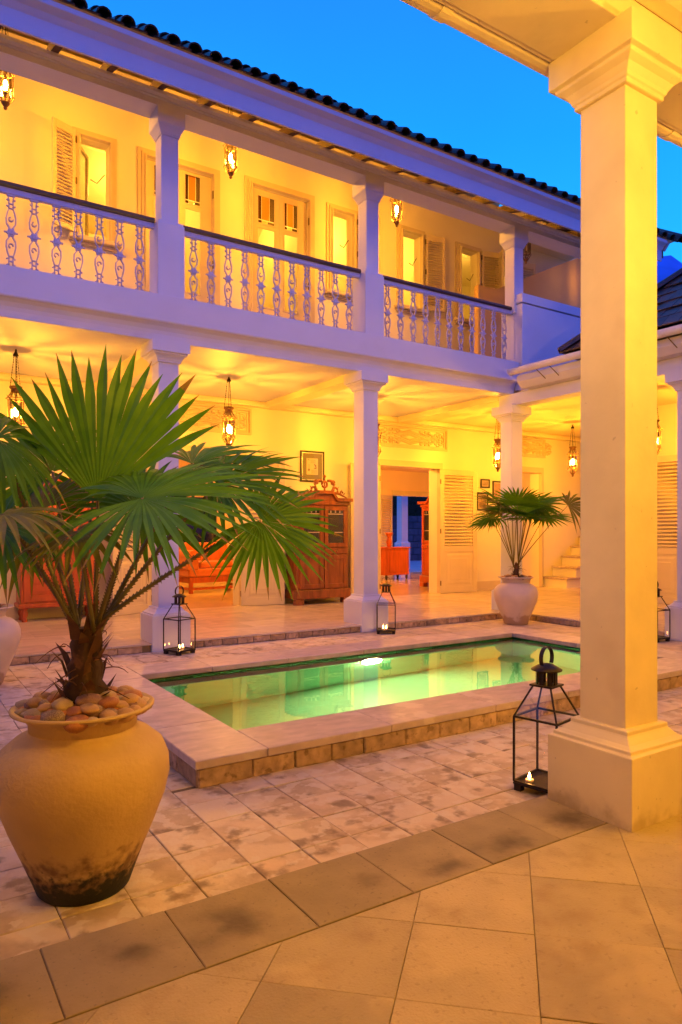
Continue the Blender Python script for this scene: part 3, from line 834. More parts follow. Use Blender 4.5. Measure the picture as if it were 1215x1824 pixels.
while x < HX1 - .05:
    up.box(x - .07, x + .07, 0, 4.1, .0, .05, T(0, 7.85, zr(7.85) + .01) @ slope)
    x += .2445
tag(up.build('upper_tiles', M_roof, roof), kind='stuff')
# verge at the roof's east end
v = barrel(.125, .135, 4.6, 9, .02); inst('verge_tile', v.mesh('verge_tile', M_roof), T(HX1 - .06, 7.20, zr(7.20) + .02) @ slope, roof)
MB().prism([(7.46, zr(7.46) - .24), (8.6, zr(8.6) - .24), (8.6, zr(8.6) - .05), (7.36, zr(7.36) - .05)], 'x', HX1 - .20, HX1 - .15).build('verge_board', M_white, roof)

# stair hall: parapet, stair, raking wall
p = MB().box(8.642, 11.9, 7.90, 8.06, 3.72, 5.12).box(8.642, 8.80, 8.062, 8.36, 3.9, 5.12)
bevel(p.build('parapet', M_white, house), .004)
bevel(MB().prism([(7.885, 5.14), (8.075, 5.14), (8.075, 5.285), (7.885, 5.285)], 'x', 8.63, 11.92).build('parapet_coping', M_white, house), .005)
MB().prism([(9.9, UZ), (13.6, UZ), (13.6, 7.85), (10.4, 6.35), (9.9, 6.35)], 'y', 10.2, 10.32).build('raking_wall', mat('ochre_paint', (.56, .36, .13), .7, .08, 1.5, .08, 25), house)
MB().box(12.1, 13.9, 8.9, 11.25, 8.0, 8.1).build('landing_ceiling', M_ceil, house)
MB().box(15.6, 15.7, 8.6, 17.5, .1, 3.7).build('stair_hall_wall', M_paint, house)
st = MB()
for i in range(7):
    xx = 13.0 + .33 * i; zz = .1 + .24 * i
    b = MB().box(xx, 15.5, 10.55, 11.24, zz if i else .1, zz + .195).build('stair_riser', M_paint, house)
    MB().cbox(xx - .03, 15.5, 10.50, 11.24, zz + .196, zz + .24, .006).build('stair_tread', M_coping, b)

# ------------------------------------------------------------------ the hall behind and the garden
hb = [(6.35, 7.3, .95, 2.3), (13.06, 15.4, .1, 2.52)]
wall_mesh(MB(), HX0, 15.6, .1, 3.3, hb, 17.3, 17.45).build('back_wall', M_hall, house)
MB().box(HX0 - .1, HX0, 8.0, 17.45, .1, 3.7).build('end_wall', M_paint, house)
MB().box(11.1, 11.3, 11.52, 13.0, .1, 3.299).build('partition', M_hall, house)
MB().box(7.4, 11.3, 13.01, 13.3, 2.9, 3.299).build('hall_beam', M_hall, house)
MB().box(13.1, 15.5, 17.24, 17.3, 2.52, 2.68).build('architrave', M_trim, house)
leaf_panel('door_leaf', house, .95, 2.40, T(13.04, 17.2, .105) @ RZ(rad(180 + 31)) @ SCL(1, -1, 1))
MB().sq(15.4, 19.7, [(.2, 0), (.2, 1.0), (.17, 1.02), (.14, 1.06), (.14, 3.4)]).build('column', M_white, house)
# window in the hall
MB().box(6.3, 7.35, 17.26, 17.3, .9, .95).box(6.3, 7.35, 17.26, 17.3, 2.3, 2.35).build('window', M_trim, house)
MB().box(6.35, 7.3, 17.36, 17.37, .95, 2.3).build('pane', M_smoke, house.children[-1])
tag(MB().box(12, 40, 17.46, 60, -.05, .05).build('garden_path', mat('garden_stone', (.4, .4, .45), .7, .2, 3.0, .2, 20)), kind='structure')
gw = thing('garden_wall', 'dark blockwork wall beyond the far doorway', 'wall', (21, 25.5, 0))
for i in range(26):
    for j in range(7):
        inst('block', bpy.data.meshes.get('block') or MB().cbox(0, .58, 0, .2, 0, .28, .012).mesh('block', M_blk), T(13 + .6 * i + (.3 if j % 2 else 0), 25.4, .05 + .3 * j), gw)
hd = MB()
for i in range(5000):
    c = Vector((random.uniform(12, 32), random.uniform(26, 28.5), random.uniform(.3, 4.6)))
    s = random.uniform(.06, .13); R_ = Matrix.Rotation(random.uniform(0, 6.28), 3, Vector((random.gauss(0, 1), random.gauss(0, 1), random.gauss(0, 1))).normalized())
    hd.add([c + R_ @ Vector(q) for q in ((-s, 0, 0), (0, -s * .4, 0), (s, 0, 0), (0, s * .4, 0))], [(0, 1, 2, 3)])
hd.box(12, 34, 27.6, 28.4, .05, 4.5)
tag(hd.build('garden_hedge', M_hedge), 'dark leafy hedge growing beyond the far doorway', 'hedge', kind='stuff')

# ------------------------------------------------------------------ east wing
east = thing('single_storey_wing', 'white single storey wing with gutter and black hipped roof right of the courtyard', 'wing', (10, 3, 0))
eterr = tag(MB().box(8.52, 13, -4, 8.02, -.1, .084).build('east_terrace', M_slab), kind='structure')
for i in range(6):
    for j in range(10):
        a = 8.5 + .6 * i; c = 2.3 + .6 * j; d = min(c + .6, 7.98)
        if not in_view(a + .3, c + .3, .1, 40): continue
        mbt = MB().cbox(-.299, .299, -(d - c) / 2 + .001, (d - c) / 2 - .001, -.022, 0, .0015)
        inst('floor_tile', mbt.mesh('floor_tile', M_marble), T(a + .3, (c + d) / 2, .1), eterr)
y = 2.6
while y < 7.95:
    L = random.uniform(.17, .30)
    if abs(y + L / 2 - 5.08) > .23:
        mbt = MB().cbox(0, .06, -L / 2 + .003, L / 2 - .003, 0, .074, .007)
        inst('riser_stone', mbt.mesh('riser_stone', M_riser), T(8.5 - random.uniform(0, .012), y + L / 2, 0), eterr)
    y += L
for yy in (8.19, 5.08, 2.0): column(east, 8.70, yy, 0, 3.47, M_white)
MB().box(8.565, 8.835, -4, 8.335, 3.471, 3.66).build('beam', M_white, east)
bevel(MB().prism([(8.30, 3.76), (8.40, 3.665), (8.60, 3.665), (8.60, 3.86), (8.30, 3.86)], 'y', -4, 7.70).build('fascia', M_white, east), .006)
gpts = [(.075 * math.cos(a), .085 * math.sin(a)) for a in [math.pi + math.pi * i / 10 for i in range(11)]]
gp = gpts + [(x * .88, z * .9) for x, z in gpts[::-1]]
g = MB().prism([(8.17 + x, 3.93 + z) for x, z in gp], 'y', -4, 7.72)
gut = g.build('gutter', M_white, east)
gp2 = [(x * 1.08, z * 1.08) for x, z in gpts] + [(x * .86, z * .9) for x, z in gpts[::-1]]
for yy in (7.66, 7.30, 6.2, 5.4, 4.4): MB().prism([(8.17 + x, 3.93 + z) for x, z in gp2], 'y', yy, yy + .05).build('gutter_joint', M_white, gut)
for yy in (7.2, 6.95, 5.95, 5.1): MB().tube([(8.18, yy, 3.85), (8.34, yy - .04, 3.72)], .007, 5).build('gutter_bracket', M_hinge, gut)
MB().box(8.84, 15.6, -4, 8.358, 3.70, 3.8).build('ceiling', M_ceil, east)
for yy in (5.08, 2.0): MB().box(8.84, 11.8, yy - .14, yy + .14, 3.58, 3.699).build('ceiling_beam', M_ceil, east)
wall_mesh(MB(), -4, 8.4, .1, 3.7, [(5.35, 6.95, .1, 2.78)], 11.8, 12.0, 'y').build('wall', M_paint, east)
MB().box(12.0, 14.5, 4.5, 8.4, .1, 3.7).build('room', M_hall, east)
leaf_panel('door_leaf', east, .82, 2.66, T(11.72, 6.98, .105) @ RZ(rad(97)) @ SCL(1, -1, 1), m=M_trim)
leaf_panel('door_leaf', east, .80, 2.66, T(11.9, 6.93, .105) @ RZ(rad(-90)), m=M_trim)
# hipped roof
tp = math.tan(rad(41.35))
EY = 6.70; rz0 = 3.97
rp = [(8.12, EY, rz0), (8.12, -3.5, rz0), (10.3, -1.3, rz0 + 2.18 * tp), (10.3, EY - 2.18, rz0 + 2.18 * tp), (12.5, EY, rz0), (12.5, -3.5, rz0)]
er = MB().add(rp, [(0, 3, 2, 1), (0, 4, 3), (4, 5, 2, 3), (1, 2, 5)]).add([(8.12, EY, rz0 - .05), (12.5, EY, rz0 - .05), (12.5, -3.5, rz0 - .05), (8.12, -3.5, rz0 - .05)], [(0, 1, 2, 3)]).build('roof', M_roof, east)
me_flat = MB().cbox(-.11, .11, 0, .30, 0, .02, .004).mesh('roof_tile', M_roof)
cnt = 0
for k in range(11):
    s = .245 * k - .03
    xx = 8.12 + s * math.cos(rad(41.35)); zz = rz0 + s * math.sin(rad(41.35))
    n = 0
    while True:
        yy = EY - .02 - (xx - 8.12) - .12 - .225 * n - (.11 if k % 2 else 0)
        n += 1
        if yy < 4.3: break
        if cnt >= 290: break
        M = T(xx, yy, zz + .012) @ RZ(rad(-90) + random.uniform(-.03, .03)) @ RX(rad(41.35 - 4 + random.uniform(-3, 3)))
        inst('roof_tile', me_flat, M, er); cnt += 1
v = barrel(.09, .08, 3.4, 7, .02)
hip_dir = Vector((1, -1, tp)).normalized()
inst('hip_tile', v.mesh('hip_tile', M_roof), T(8.12, EY, rz0 + .01) @ hip_dir.to_track_quat('Y', 'Z').to_matrix().to_4x4(), er)

# ------------------------------------------------------------------ south gallery (the near one)
south = thing('near_gallery', 'cream gallery roof carried on a square pillar in the right foreground', 'gallery', (3, 1, .1))
for cx in (2.92, 5.87, -.03): column(south, cx, 2.067, .1, 3.674, M_nearp, True)
bevel(MB().box(-5, 9.5, 1.915, 2.262, 3.675, 3.80).build('beam', M_nearp, south), .004)
MB().prism([(1.915, 3.802), (1.85, 3.81), (1.80, 3.835), (1.79, 3.86), (1.915, 3.86)], 'x', -5, 9.5).build('cornice', M_nearp, south)
MB().box(-5, 9.5, -1.3, 2.262, 3.861, 3.96).build('ceiling', M_ceil, south)
for cx in (1.445, 4.395, 7.3): MB().box(cx - .06, cx + .06, -1.2, 1.79, 3.80, 3.86).build('ceiling_batten', M_ceil, south)
MB().box(-5, 9.5, -1.5, -1.3, .0, 3.96).build('wall', M_paint, south)
g = MB().prism([(2.335 + x, 3.76 + z) for x, z in gp][::-1], 'x', -5, 9.5)
sg = g.build('gutter', M_nearp, south)
MB().box(-5, 9.5, 2.2625, 2.285, 3.68, 3.86).build('fascia', M_nearp, south)
for xx in (2.02, 3.75, 5.6): MB().prism([(2.335 + x, 3.76 + z) for x, z in gp2][::-1], 'x', xx, xx + .06).build('gutter_joint', M_nearp, sg)
MB().prism([(2.30, 3.962), (2.30, 4.0), (.4, 5.2), (-1.6, 4.0), (-1.6, 3.962)][::-1], 'x', -5, 9.5).build('roof', M_roof, south)

wb_ = thing('added_west_wall', 'unseen cream wall added at the west to block sky and bounce warm light', 'wall', (-3.4, 3, 0))
MB().box(-3.6, -3.4, -1.5, 8.0, -.05, 3.9).build('wall', M_paint, wb_)  # out-of-view wall added to cut violet sky and bounce warm light
MB().box(-3.66, -3.34, -1.5, 8.0, 3.901, 4.0).build('coping', M_white, wb_)

# ------------------------------------------------------------------ swimming pool
pool = thing('swimming_pool', 'rectangular pool of green water with wide pinkish stone coping', 'pool', ((PX0 + PX1) / 2, (PY0 + PY1) / 2, 0))
BZ = -1.05
def face(p, pts, m, name, parent): return MB().add(pts, [(0, 1, 2, 3)]).build(name, m, parent)
bs = MB()
e = .03
bs.add([(PX0 - e, PY0 - e, BZ), (PX1 + e, PY0 - e, BZ), (PX1 + e, PY1 + e, BZ), (PX0 - e, PY1 + e, BZ)], [(0, 1, 2, 3)])
bs.add([(PX0 - e, PY1 + e, BZ), (PX1 + e, PY1 + e, BZ), (PX1 + e, PY1 + e, .1), (PX0 - e, PY1 + e, .1)], [(0, 1, 2, 3)])
bs.add([(PX0 - e, PY0 - e, BZ), (PX1 + e, PY0 - e, BZ), (PX1 + e, PY0 - e, .1), (PX0 - e, PY0 - e, .1)], [(3, 2, 1, 0)])
bs.add([(PX0 - e, PY0 - e, BZ), (PX0 - e, PY1 + e, BZ), (PX0 - e, PY1 + e, .1), (PX0 - e, PY0 - e, .1)], [(0, 1, 2, 3)])
bs.add([(PX1 + e, PY0 - e, BZ), (PX1 + e, PY1 + e, BZ), (PX1 + e, PY1 + e, .1), (PX1 + e, PY0 - e, .1)], [(3, 2, 1, 0)])
bs.build('basin', M_grn, pool)
# waterline tiles
n = 18; L = (PX1 - PX0 + 2 * e) / n
me_w = MB().cbox(-L / 2 + .002, L / 2 - .002, -.008, 0, -.12, 0, .002).mesh('waterline_tile', M_wline)
for i in range(n): inst('waterline_tile', me_w, T(PX0 - e + L * (i + .5), PY1 + e - .001, .098), pool)
n = 8; L2 = (PY1 - PY0 + 2 * e - .02) / n
me_w2 = MB().cbox(-L2 / 2 + .002, L2 / 2 - .002, -.008, 0, -.12, 0, .002).mesh('waterline_tile', M_wline)
for i in range(n):
    inst('waterline_tile', me_w2, T(PX1 + e - .001, PY0 - e + .01 + L2 * (i + .5), .098) @ RZ(rad(-90)), pool)
    inst('waterline_tile', me_w2, T(PX0 - e + .001, PY0 - e + .01 + L2 * (i + .5), .098) @ RZ(rad(90)), pool)
# coping
def cope(x0, x1, y0, y1):
    mbt = MB().cbox(-(x1 - x0) / 2 + .0012, (x1 - x0) / 2 - .0012, -(y1 - y0) / 2 + .0012, (y1 - y0) / 2 - .0012, -.05, 0, .005)
    inst('coping_stone', mbt.mesh('coping_stone', M_coping), T((x0 + x1) / 2, (y0 + y1) / 2, CZ + random.uniform(-.001, .001)), pool)
for y0, y1 in ((OY0 - .02, PY0), (PY1, OY1 + .02)):
    xs = [PX0, 2.72, 3.66, 4.45, 5.36, PX1]
    if y0 > 5: xs = [PX0, 2.5, 3.3, 4.2, 5.1, 5.8, PX1]
    for a, b in zip(xs, xs[1:]): cope(a, b, y0, y1)
for x0, x1 in ((OX0 - .02, PX0), (PX1, OX1 + .02)):
    for a, b in zip([OY0 - .02, 4.32, 5.1, 5.9, OY1 + .02], [4.32, 5.1, 5.9, OY1 + .02]): cope(x0, x1, a, b)
def row(x0, y0, dx, dy, total, out):
    s = 0
    while s < total - .01:
        L = min(random.uniform(.22, .42), total - s)
        if total - s - L < .12: L = total - s
        mbt = MB().cbox(-L / 2 + .003, L / 2 - .003, -.03, random.uniform(.002, .012), 0, .104, .007)
        ang = math.atan2(dy, dx)
        inst('riser_stone', mbt.mesh('riser_stone', M_riser), T(x0 + dx * (s + L / 2), y0 + dy * (s + L / 2), -.003) @ RZ(ang) @ (RZ(math.pi) if not out else Matrix()), pool)
        s += L
row(OX0, OY0, 1, 0, OX1 - OX0, False)
row(OX0, OY0, 0, 1, OY1 - OY0, True)
row(OX1, OY0, 0, 1, OY1 - OY0, False)
row(OX0, OY1, 1, 0, OX1 - OX0, True)
MB().box(OX0 + .03, PX0 - e, OY0 + .03, OY1 - .03, -.2, .1).box(PX1 + e, OX1 - .03, OY0 + .03, OY1 - .03, -.2, .1).box(PX0 - e, PX1 + e, OY0 + .03, PY0 - e, -.2, .1).box(PX0 - e, PX1 + e, PY1 + e, OY1 - .03, -.2, .1).build('pool_kerb', M_slab, pool)
wt = MB().add([(PX0 - e + .001, PY0 - e + .001, 0.088), (PX1 + e - .001, PY0 - e + .001, 0.088), (PX1 + e - .001, PY1 + e - .001, 0.088), (PX0 - e + .001, PY1 + e - .001, 0.088)], [(0, 1, 2, 3)]).build('water', M_water)
tag(wt, kind='structure')
pl = MB().lathe([(.001, .0), (.13, 0), (.13, .012), (.001, .02)], 20)
plo = inst('pool_light', pl.mesh('pool_light', M_pool_l), T(4.30, PY1 + e - .02, -.24) @ RX(rad(90)), pool)
MB().lathe([(.131, 0), (.155, 0), (.155, .015), (.131, .014)], 20).build('light_rim', M_silver, plo, local=True)

# ------------------------------------------------------------------ hanging lanterns
def hanging_lantern(label, loc, chain_top, bulb, group, lit=True):
    L = thing('hanging_lantern', label, 'lantern', loc, rad(11), group)
    n = 8
    bars = MB()
    P_ = lambda r, a, z: (r * math.cos(a), r * math.sin(a), z)
    angs = [2 * math.pi * (i + .5) / n for i in range(n)]
    prof = [(.048, .085), (.105, .165), (.092, .18), (.092, .46), (.118, .475), (.092, .50), (.055, .56)]
    for a in angs:
        bars.tube([P_(r, a, z) for r, z in prof], .0034, 4, False)
    for r, z in ((.105, .165), (.092, .185), (.118, .475), (.092, .455)):
        pts = [P_(r, a, z) for a in angs]
        bars.tube(pts, .0045, 4, False, closed=True)
    bars.build('cage', M_brass, L, local=True)
    MB().lathe([(0.001, 0), (.016, .006), (.024, .022), (.016, .036), (.028, .046), (.034, .06), (.05, .078), (.054, .09), (.03, .094), (.001, .094)], 14).build('finial', M_brass, L, local=True)
    MB().lathe([(.056, .555), (.062, .57), (.055, .585), (.068, .60), (.078, .612), (.076, .63), (.03, .638), (.001, .64)], 14).build('cap', M_brass, L, local=True)
    def glass_band(r0_, z0_, r1_, z1_):
        for a0, a1 in zip(angs, angs[1:] + [angs[0] + 2 * math.pi]):
            q = MB()
            c0, c1 = Vector(P_(r0_, a0, z0_)), Vector(P_(r0_, a1, z0_)); d0, d1 = Vector(P_(r1_, a0, z1_)), Vector(P_(r1_, a1, z1_))
            for f0, f1, mi in ((0, .30, 1), (.30, .70, 0), (.70, 1, 1)):
                q.mi = mi
                q.add([c0.lerp(c1, f0), c0.lerp(c1, f1), d0.lerp(d1, f1), d0.lerp(d1, f0)], [(0, 1, 2, 3)])
            q.build('pane', [M_glass, M_bandlight], L, local=True)
    glass_band(.091, .185, .091, .455); glass_band(.091, .50, .056, .556); glass_band(.052, .09, .103, .163)
    MB().lathe([(.001, .25), (.018, .258), (.024, .285), (.024, .338), (.017, .362), (.012, .37)], 10, smooth=True).build('bulb', bulb if lit else M_wax, L, local=True)
    MB().lathe([(.014, .37), (.015, .42), (.004, .425), (.003, .60)], 8).build('lamp_holder', M_brass, L, local=True)
    if chain_top:
        c = MB()
        c.tube([(0, 0, .64), (0, 0, chain_top)], .004, 5)
        for k in range(3):
            a = 2 * math.pi * k / 3 + .4
            p0 = Vector(P_(.068, a, .635)); p1 = Vector(P_(.022, a, chain_top - .05))
            m = int((p1 - p0).length / .03)
            for q in range(m):
                s0 = p0.lerp(p1, q / m); s1 = p0.lerp(p1, (q + .75) / m)
                c.tube([s0, s1], .0055 if q % 2 else .004, 4, False)
        c.build('chain', M_iron, L, local=True)
        MB().lathe([(.001, chain_top + .03), (.012, chain_top + .028), (.012, chain_top), (.035, chain_top - .045), (.035, chain_top - .055), (.001, chain_top - .055)], 10).build('hook', M_iron, L, local=True)
    return L
GU = 'lanterns hanging along the upper balcony'; GD = 'lanterns hanging in the lower arcade'
ld = hanging_lantern('lit hanging lantern right of the large palm in the lower arcade, above its leaf tips', (4.24, 9.6, 2.62), 1.07, M_bulb, GD)
for (x, y, lb) in ((1.34, 9.6, 'lit hanging lantern at the left edge of the lower arcade behind upright palm leaf'),
                   (6.93, 9.6, 'lit hanging lantern half hidden behind the second lower column, before the carved frieze'),
                   (9.83, 9.6, 'lit hanging lantern beside the corner column in the lower arcade, above three small pictures'),
                   (12.02, 9.6, 'lit hanging lantern in the stair hall at the big foreground pillar edge')):
    copy_tree(ld, T(x, y, 2.60 if x < 9 else 2.55) @ RZ(rad(11)), lb)
copy_tree(ld, T(10.25, 6.6, 2.55) @ RZ(rad(11)), 'lit hanging lantern in the east wing behind the foreground pillar')
lu = hanging_lantern('lit balcony lantern between the first and second upper columns', (4.27, 9.6, 6.66), 1.22, M_bulbu, GU)
for (x, lb) in ((1.22, 'lit balcony lantern at the far left edge above the handrail'), (7.38, 'lit balcony lantern right of the second upper column')):
    copy_tree(lu, T(x, 9.6, 6.68) @ RZ(rad(11)), lb)
hanging_lantern('lit balcony lantern on the stair landing behind the foreground pillar', (12.9, 9.6, 6.65), 1.0, emis('dim_lamp_bulb', LAMP, 130), GU)
hanging_lantern('unlit dark balcony lantern just right of the third upper column', (10.61, 9.6, 6.72), 1.18, M_bulbu, GU, lit=False)
ls = hanging_lantern('lit hanging lantern in the near gallery, left bay', (1.445, .45, 2.75), 1.05, M_bulbs, 'lanterns of the near gallery')
for x, lb in ((4.395, 'lit hanging lantern in the near gallery, middle bay'), (7.3, 'lit hanging lantern in the near gallery, right bay')):
    copy_tree(ls, T(x, .45, 2.75) @ RZ(rad(11)), lb)

# lamps in the rooms behind
def globe(label, loc, m, ztop, r=.12):
    g = thing('ceiling_lamp', label, 'lamp', loc)
    MB().lathe([(.001, -r), (r * .6, -r * .8), (r, 0), (r * .6, r * .8), (.03, r * .98)], 14).build('globe', m, g, local=True)
    MB().lathe([(.03, r * .97), (.03, r * 1.1), (.006, r * 1.15), (.006, ztop - loc[2])], 8).build('rod', M_brass, g, local=True)
globe('ceiling lamp of the hall behind the left doors', (4.6, 13.6, 2.95), M_hallb, 3.3)
globe('ceiling lamp of the hall before the beam', (8.6, 12.5, 3.05), M_hallb, 3.3)
globe('ceiling lamp of the hall beyond the beam', (10.2, 15.4, 3.0), M_hallb, 3.3)
globe('ceiling lamp in the stair hall room', (12.3, 13.2, 2.95), M_hallb, 3.3)
for x, nm in ((3.7, 'left'), (5.9, 'double door'), (7.5, 'middle'), (9.1, 'right'), (11.4, 'far right')):
    globe('ceiling lamp in the %s upstairs room' % nm, (x, 13.0, 7.7), M_roomb, 8.3)
globe('ceiling lamp in the end upstairs room', (.6, 13.0, 7.7), M_roomb, 8.3)

# ------------------------------------------------------------------ floor lanterns
def floor_lantern(label, loc, rz):
    L = thing('floor_lantern', label, 'lantern', loc, rz, 'glass candle lanterns on the courtyard floor')
    h = .125; z0, z1, z2, hp = .05, .40, .565, .052
    f = MB()
    for sx in (-1, 1):
        for sy in (-1, 1):
            f.box(sx * h - .005, sx * h + .005, sy * h - .005, sy * h + .005, z0, z1)
            f.tube([(sx * h, sy * h, z1), (sx * hp, sy * hp, z2)], .0055, 4, False)
    for z in (z0, z1):
        for s in (-1, 1):
            f.box(-h, h, s * h - .005, s * h + .005, z - .006, z + .006).box(s * h - .005, s * h + .005, -h, h, z - .0055, z + .0055)
    f.build('frame', M_iron, L, local=True)
    MB().box(-h - .004, h + .004, -h - .004, h + .004, z0 - .016, z0 - .007).build('base_plate', M_iron, L, local=True)
    for sx in (-1, 1):
        for sy in (-1, 1):
            MB().box(sx * .105 - .02, sx * .105 + .02, sy * .105 - .02, sy * .105 + .02, 0, z0 - .0165).build('foot', M_iron, L, local=True)
    MB().box(-hp - .014, hp + .014, -hp - .014, hp + .014, z2, z2 + .010).build('collar', M_iron, L, local=True)
    ch = MB()
    for k in range(8):
        a = 2 * math.pi * k / 8
        ch.box(-.012, .012, -.004, .004, z2 + .0105, z2 + .09, T(.052 * math.cos(a), .052 * math.sin(a), 0) @ RZ(a + math.pi / 2))
    ch.build('chimney', M_iron, L, local=True)
    MB().lathe([(.06, z2 + .088), (.082, z2 + .084), (.083, z2 + .09), (.06, z2 + .104), (.035, z2 + .118), (.001, z2 + .124)], 18).build('dome', M_iron, L, local=True)
    r = .062; zc = z2 + .150
    pts = []
    hd_ = MB()
    ring = []
    for k in range(19):
        a = -math.pi * .18 + (math.pi * 1.36) * k / 18
        ring.append((r * math.cos(a), zc + r * math.sin(a)))
    rg = [[(x, -.011, z), (x, .011, z), (x * .94, .011, zc + (z - zc) * .94), (x * .94, -.011, zc + (z - zc) * .94)] for x, z in ring]
    hd_.loft(rg); ho = hd_.build('handle', M_iron, L, local=True)
    gl = h - .007
    for k in range(4):
        R_ = RZ(k * math.pi / 2)
        p = MB(); p.add([R_ @ Vector(q) for q in ((-gl, -h, z0 + .007), (gl, -h, z0 + .007), (gl, -h, z1 - .007), (-gl, -h, z1 - .007))], [(0, 1, 2, 3)]); p.build('pane', M_glass, L, local=True)
        p = MB(); p.add([R_ @ Vector(q) for q in ((-gl, -h, z1 + .006), (gl, -h, z1 + .006), (hp - .004, -hp, z2), (-hp + .004, -hp, z2))], [(0, 1, 2, 3)]); p.build('pane', M_glass, L, local=True)
    return L
def candles(label, loc, spots):
    for i, (dx, dy) in enumerate(spots):
        c = thing('tealight', label, 'candle', (loc[0] + dx, loc[1] + dy, loc[2] + .045), 0, 'tealights burning inside the floor lanterns')
        MB().lathe([(.001, 0), (.022, 0), (.022, .02), (.018, .018), (.001, .017)], 12).build('wax', M_wax, c, local=True)
        MB().lathe([(.001, .02), (.006, .026), (.0075, .034), (.004, .046), (.001, .056)], 8).build('flame', M_flame, c, local=True)
fl = floor_lantern('glass floor lantern against the first column left of the pool', (2.80, 7.73, 0), rad(22))
copy_tree(fl, T(5.76, 7.73, 0) @ RZ(rad(-38)), 'glass floor lantern against the second column beyond the pool')
copy_tree(fl, T(2.99, 2.56, 0) @ RZ(rad(-33 + 45)), 'largest glass floor lantern, half hidden behind the foreground pillar plinth')
copy_tree(fl, T(8.24, 5.30, 0) @ RZ(rad(-33 + 30)), 'glass floor lantern at the right edge beside the east wing column')
candles('tealight burning in the lantern by the first column', (2.80, 7.73, 0), [(0.0, 0), (.05, .03)])
candles('tealight burning in the lantern by the second column', (5.76, 7.73, 0), [(0, 0), (-.03, .03)])
candles('tealight burning in the foreground lantern behind the pillar', (2.90, 2.60, 0), [(0, 0)])
candles('tealight burning in the lantern by the east wing', (8.24, 5.30, 0), [(0, 0)])

# ------------------------------------------------------------------ jars
POTP = [(.001, 0), (.165, 0), (.176, .012), (.190, .05), (.225, .14), (.275, .26), (.312, .36), (.330, .44), (.328, .50), (.305, .555), (.255, .598), (.212, .612), (.205, .622),
        (.198, .640), (.203, .662), (.225, .688), (.258, .702), (.268, .707), (.270, .715), (.262, .720), (.245, .712), (.222, .695), (.205, .67), (.20, .62), (.001, .61)]
def jar(label, loc, m, s=1.0, n=64):
    j = MB().lathe([(r * s, z * s) for r, z in POTP], n)
    j.V = [v + Vector((v.x, v.y, 0)) * (.006 * math.sin(v.z * 60) * (1 if .1 < v.z < .6 else 0) * .25 + .008 * noise.noise(Vector((v.x * 3, v.y * 3, v.z * 4)))) for v in j.V]
    o = link(bpy.data.objects.new('clay_jar', j.mesh('clay_jar', m)), T(*loc))
    return tag(o, label, 'jar', 'clay jars holding palms')
BP = (0.647, 2.87, 0.0); FP = (7.98, 7.42, 0.0); LP = (.70, 7.09, 0.0)
jar('large ochre clay jar with mossy black base at left foreground', BP, M_pot, 1.0, 96)
jar('pale clay jar before the corner column at the far pool corner', FP, M_pot2)
jar('pale clay jar cut by the left edge behind the large one', LP, M_pot2)

# pebbles in the jars
pm = [mat('pebble_%s' % nme, c, .55, .3, 12.0, .25, 60, col2=c2, rnd=.15) for nme, c, c2 in
      (('tan', (.46, .24, .085), (.55, .33, .14)), ('rust', (.34, .10, .03), (.44, .19, .06)), ('grey', (.22, .15, .09), (.36, .27, .17)), ('cream', (.52, .38, .22), (.45, .3, .15)), ('brown', (.17, .08, .045), (.28, .14, .08)), ('speckled', (.12, .05, .03), (.44, .32, .2)))]
pn = ['smooth tan', 'rust red', 'grey brown', 'pale cream', 'dark brown', 'speckled']
def pebble_mesh(k, m):
    bm = bmesh.new(); bmesh.ops.create_icosphere(bm, subdivisions=2, radius=1)
    for v in bm.verts:
        v.co *= 1 + .16 * noise.noise(v.co * 1.1 + Vector((k * 7.3, k, 0))) + .05 * noise.noise(v.co * 3 + Vector((k, 0, 3)))
    me = bpy.data.meshes.new('pebble'); bm.to_mesh(me); bm.free()
    for p in me.polygons: p.use_smooth = True
    me.materials.append(m); return me
pmesh = {(k, i): pebble_mesh(k * 6 + i, pm[i]) for k in range(3) for i in range(6)}
rnd = random.Random(4)
def pebbles(c, zc, r0, r1, count, size, where, grp):
    pts = []
    tries = 0
    while len(pts) < count and tries < 12000:
        tries += 1
        a = rnd.uniform(0, 6.283); r = math.sqrt(rnd.uniform(r0 ** 2, r1 ** 2)); s = size * rnd.uniform(.72, 1.35)
        p = Vector((r * math.cos(a), r * math.sin(a)))
        if all((p - q).length > (s + t) * .72 for q, t in pts): pts.append((p, s))
    for p, s in pts:
        i = rnd.choice([0, 0, 0, 1, 1, 2, 3, 3, 4, 5]); k = rnd.randrange(3)
        z = zc + .045 * (1 - p.length / r1) + rnd.uniform(-.006, .008)
        M = T(c[0] + p.x, c[1] + p.y, z) @ RZ(rnd.uniform(0, 6.28)) @ RX(rnd.uniform(-.35, .35)) @ SCL(s * rnd.uniform(1.0, 1.35), s, s * rnd.uniform(.55, .8))
        o = link(bpy.data.objects.new('pebble', pmesh[k, i]), M)
        tag(o, '%s pebble among the stones around %s' % (pn[i], where), 'pebble', '%s %s' % (pn[i], grp))
pebbles(BP, .700, .085, .228, 78, .035, 'the palm trunk in the large jar', 'pebbles in the large jar')
pebbles((BP[0], BP[1]), .728, .10, .19, 20, .033, 'the palm trunk in the large jar', 'pebbles in the large jar')
pebbles(BP, .716, .09, .20, 34, .033, 'the palm trunk in the large jar', 'pebbles in the large jar')
pebbles(FP, .70, .07, .21, 22, .035, 'the palm stem in the far corner jar', 'pebbles in the far corner jar')
pebbles(LP, .70, .07, .21, 22, .035, 'the stem in the left edge jar', 'pebbles in the left edge jar')
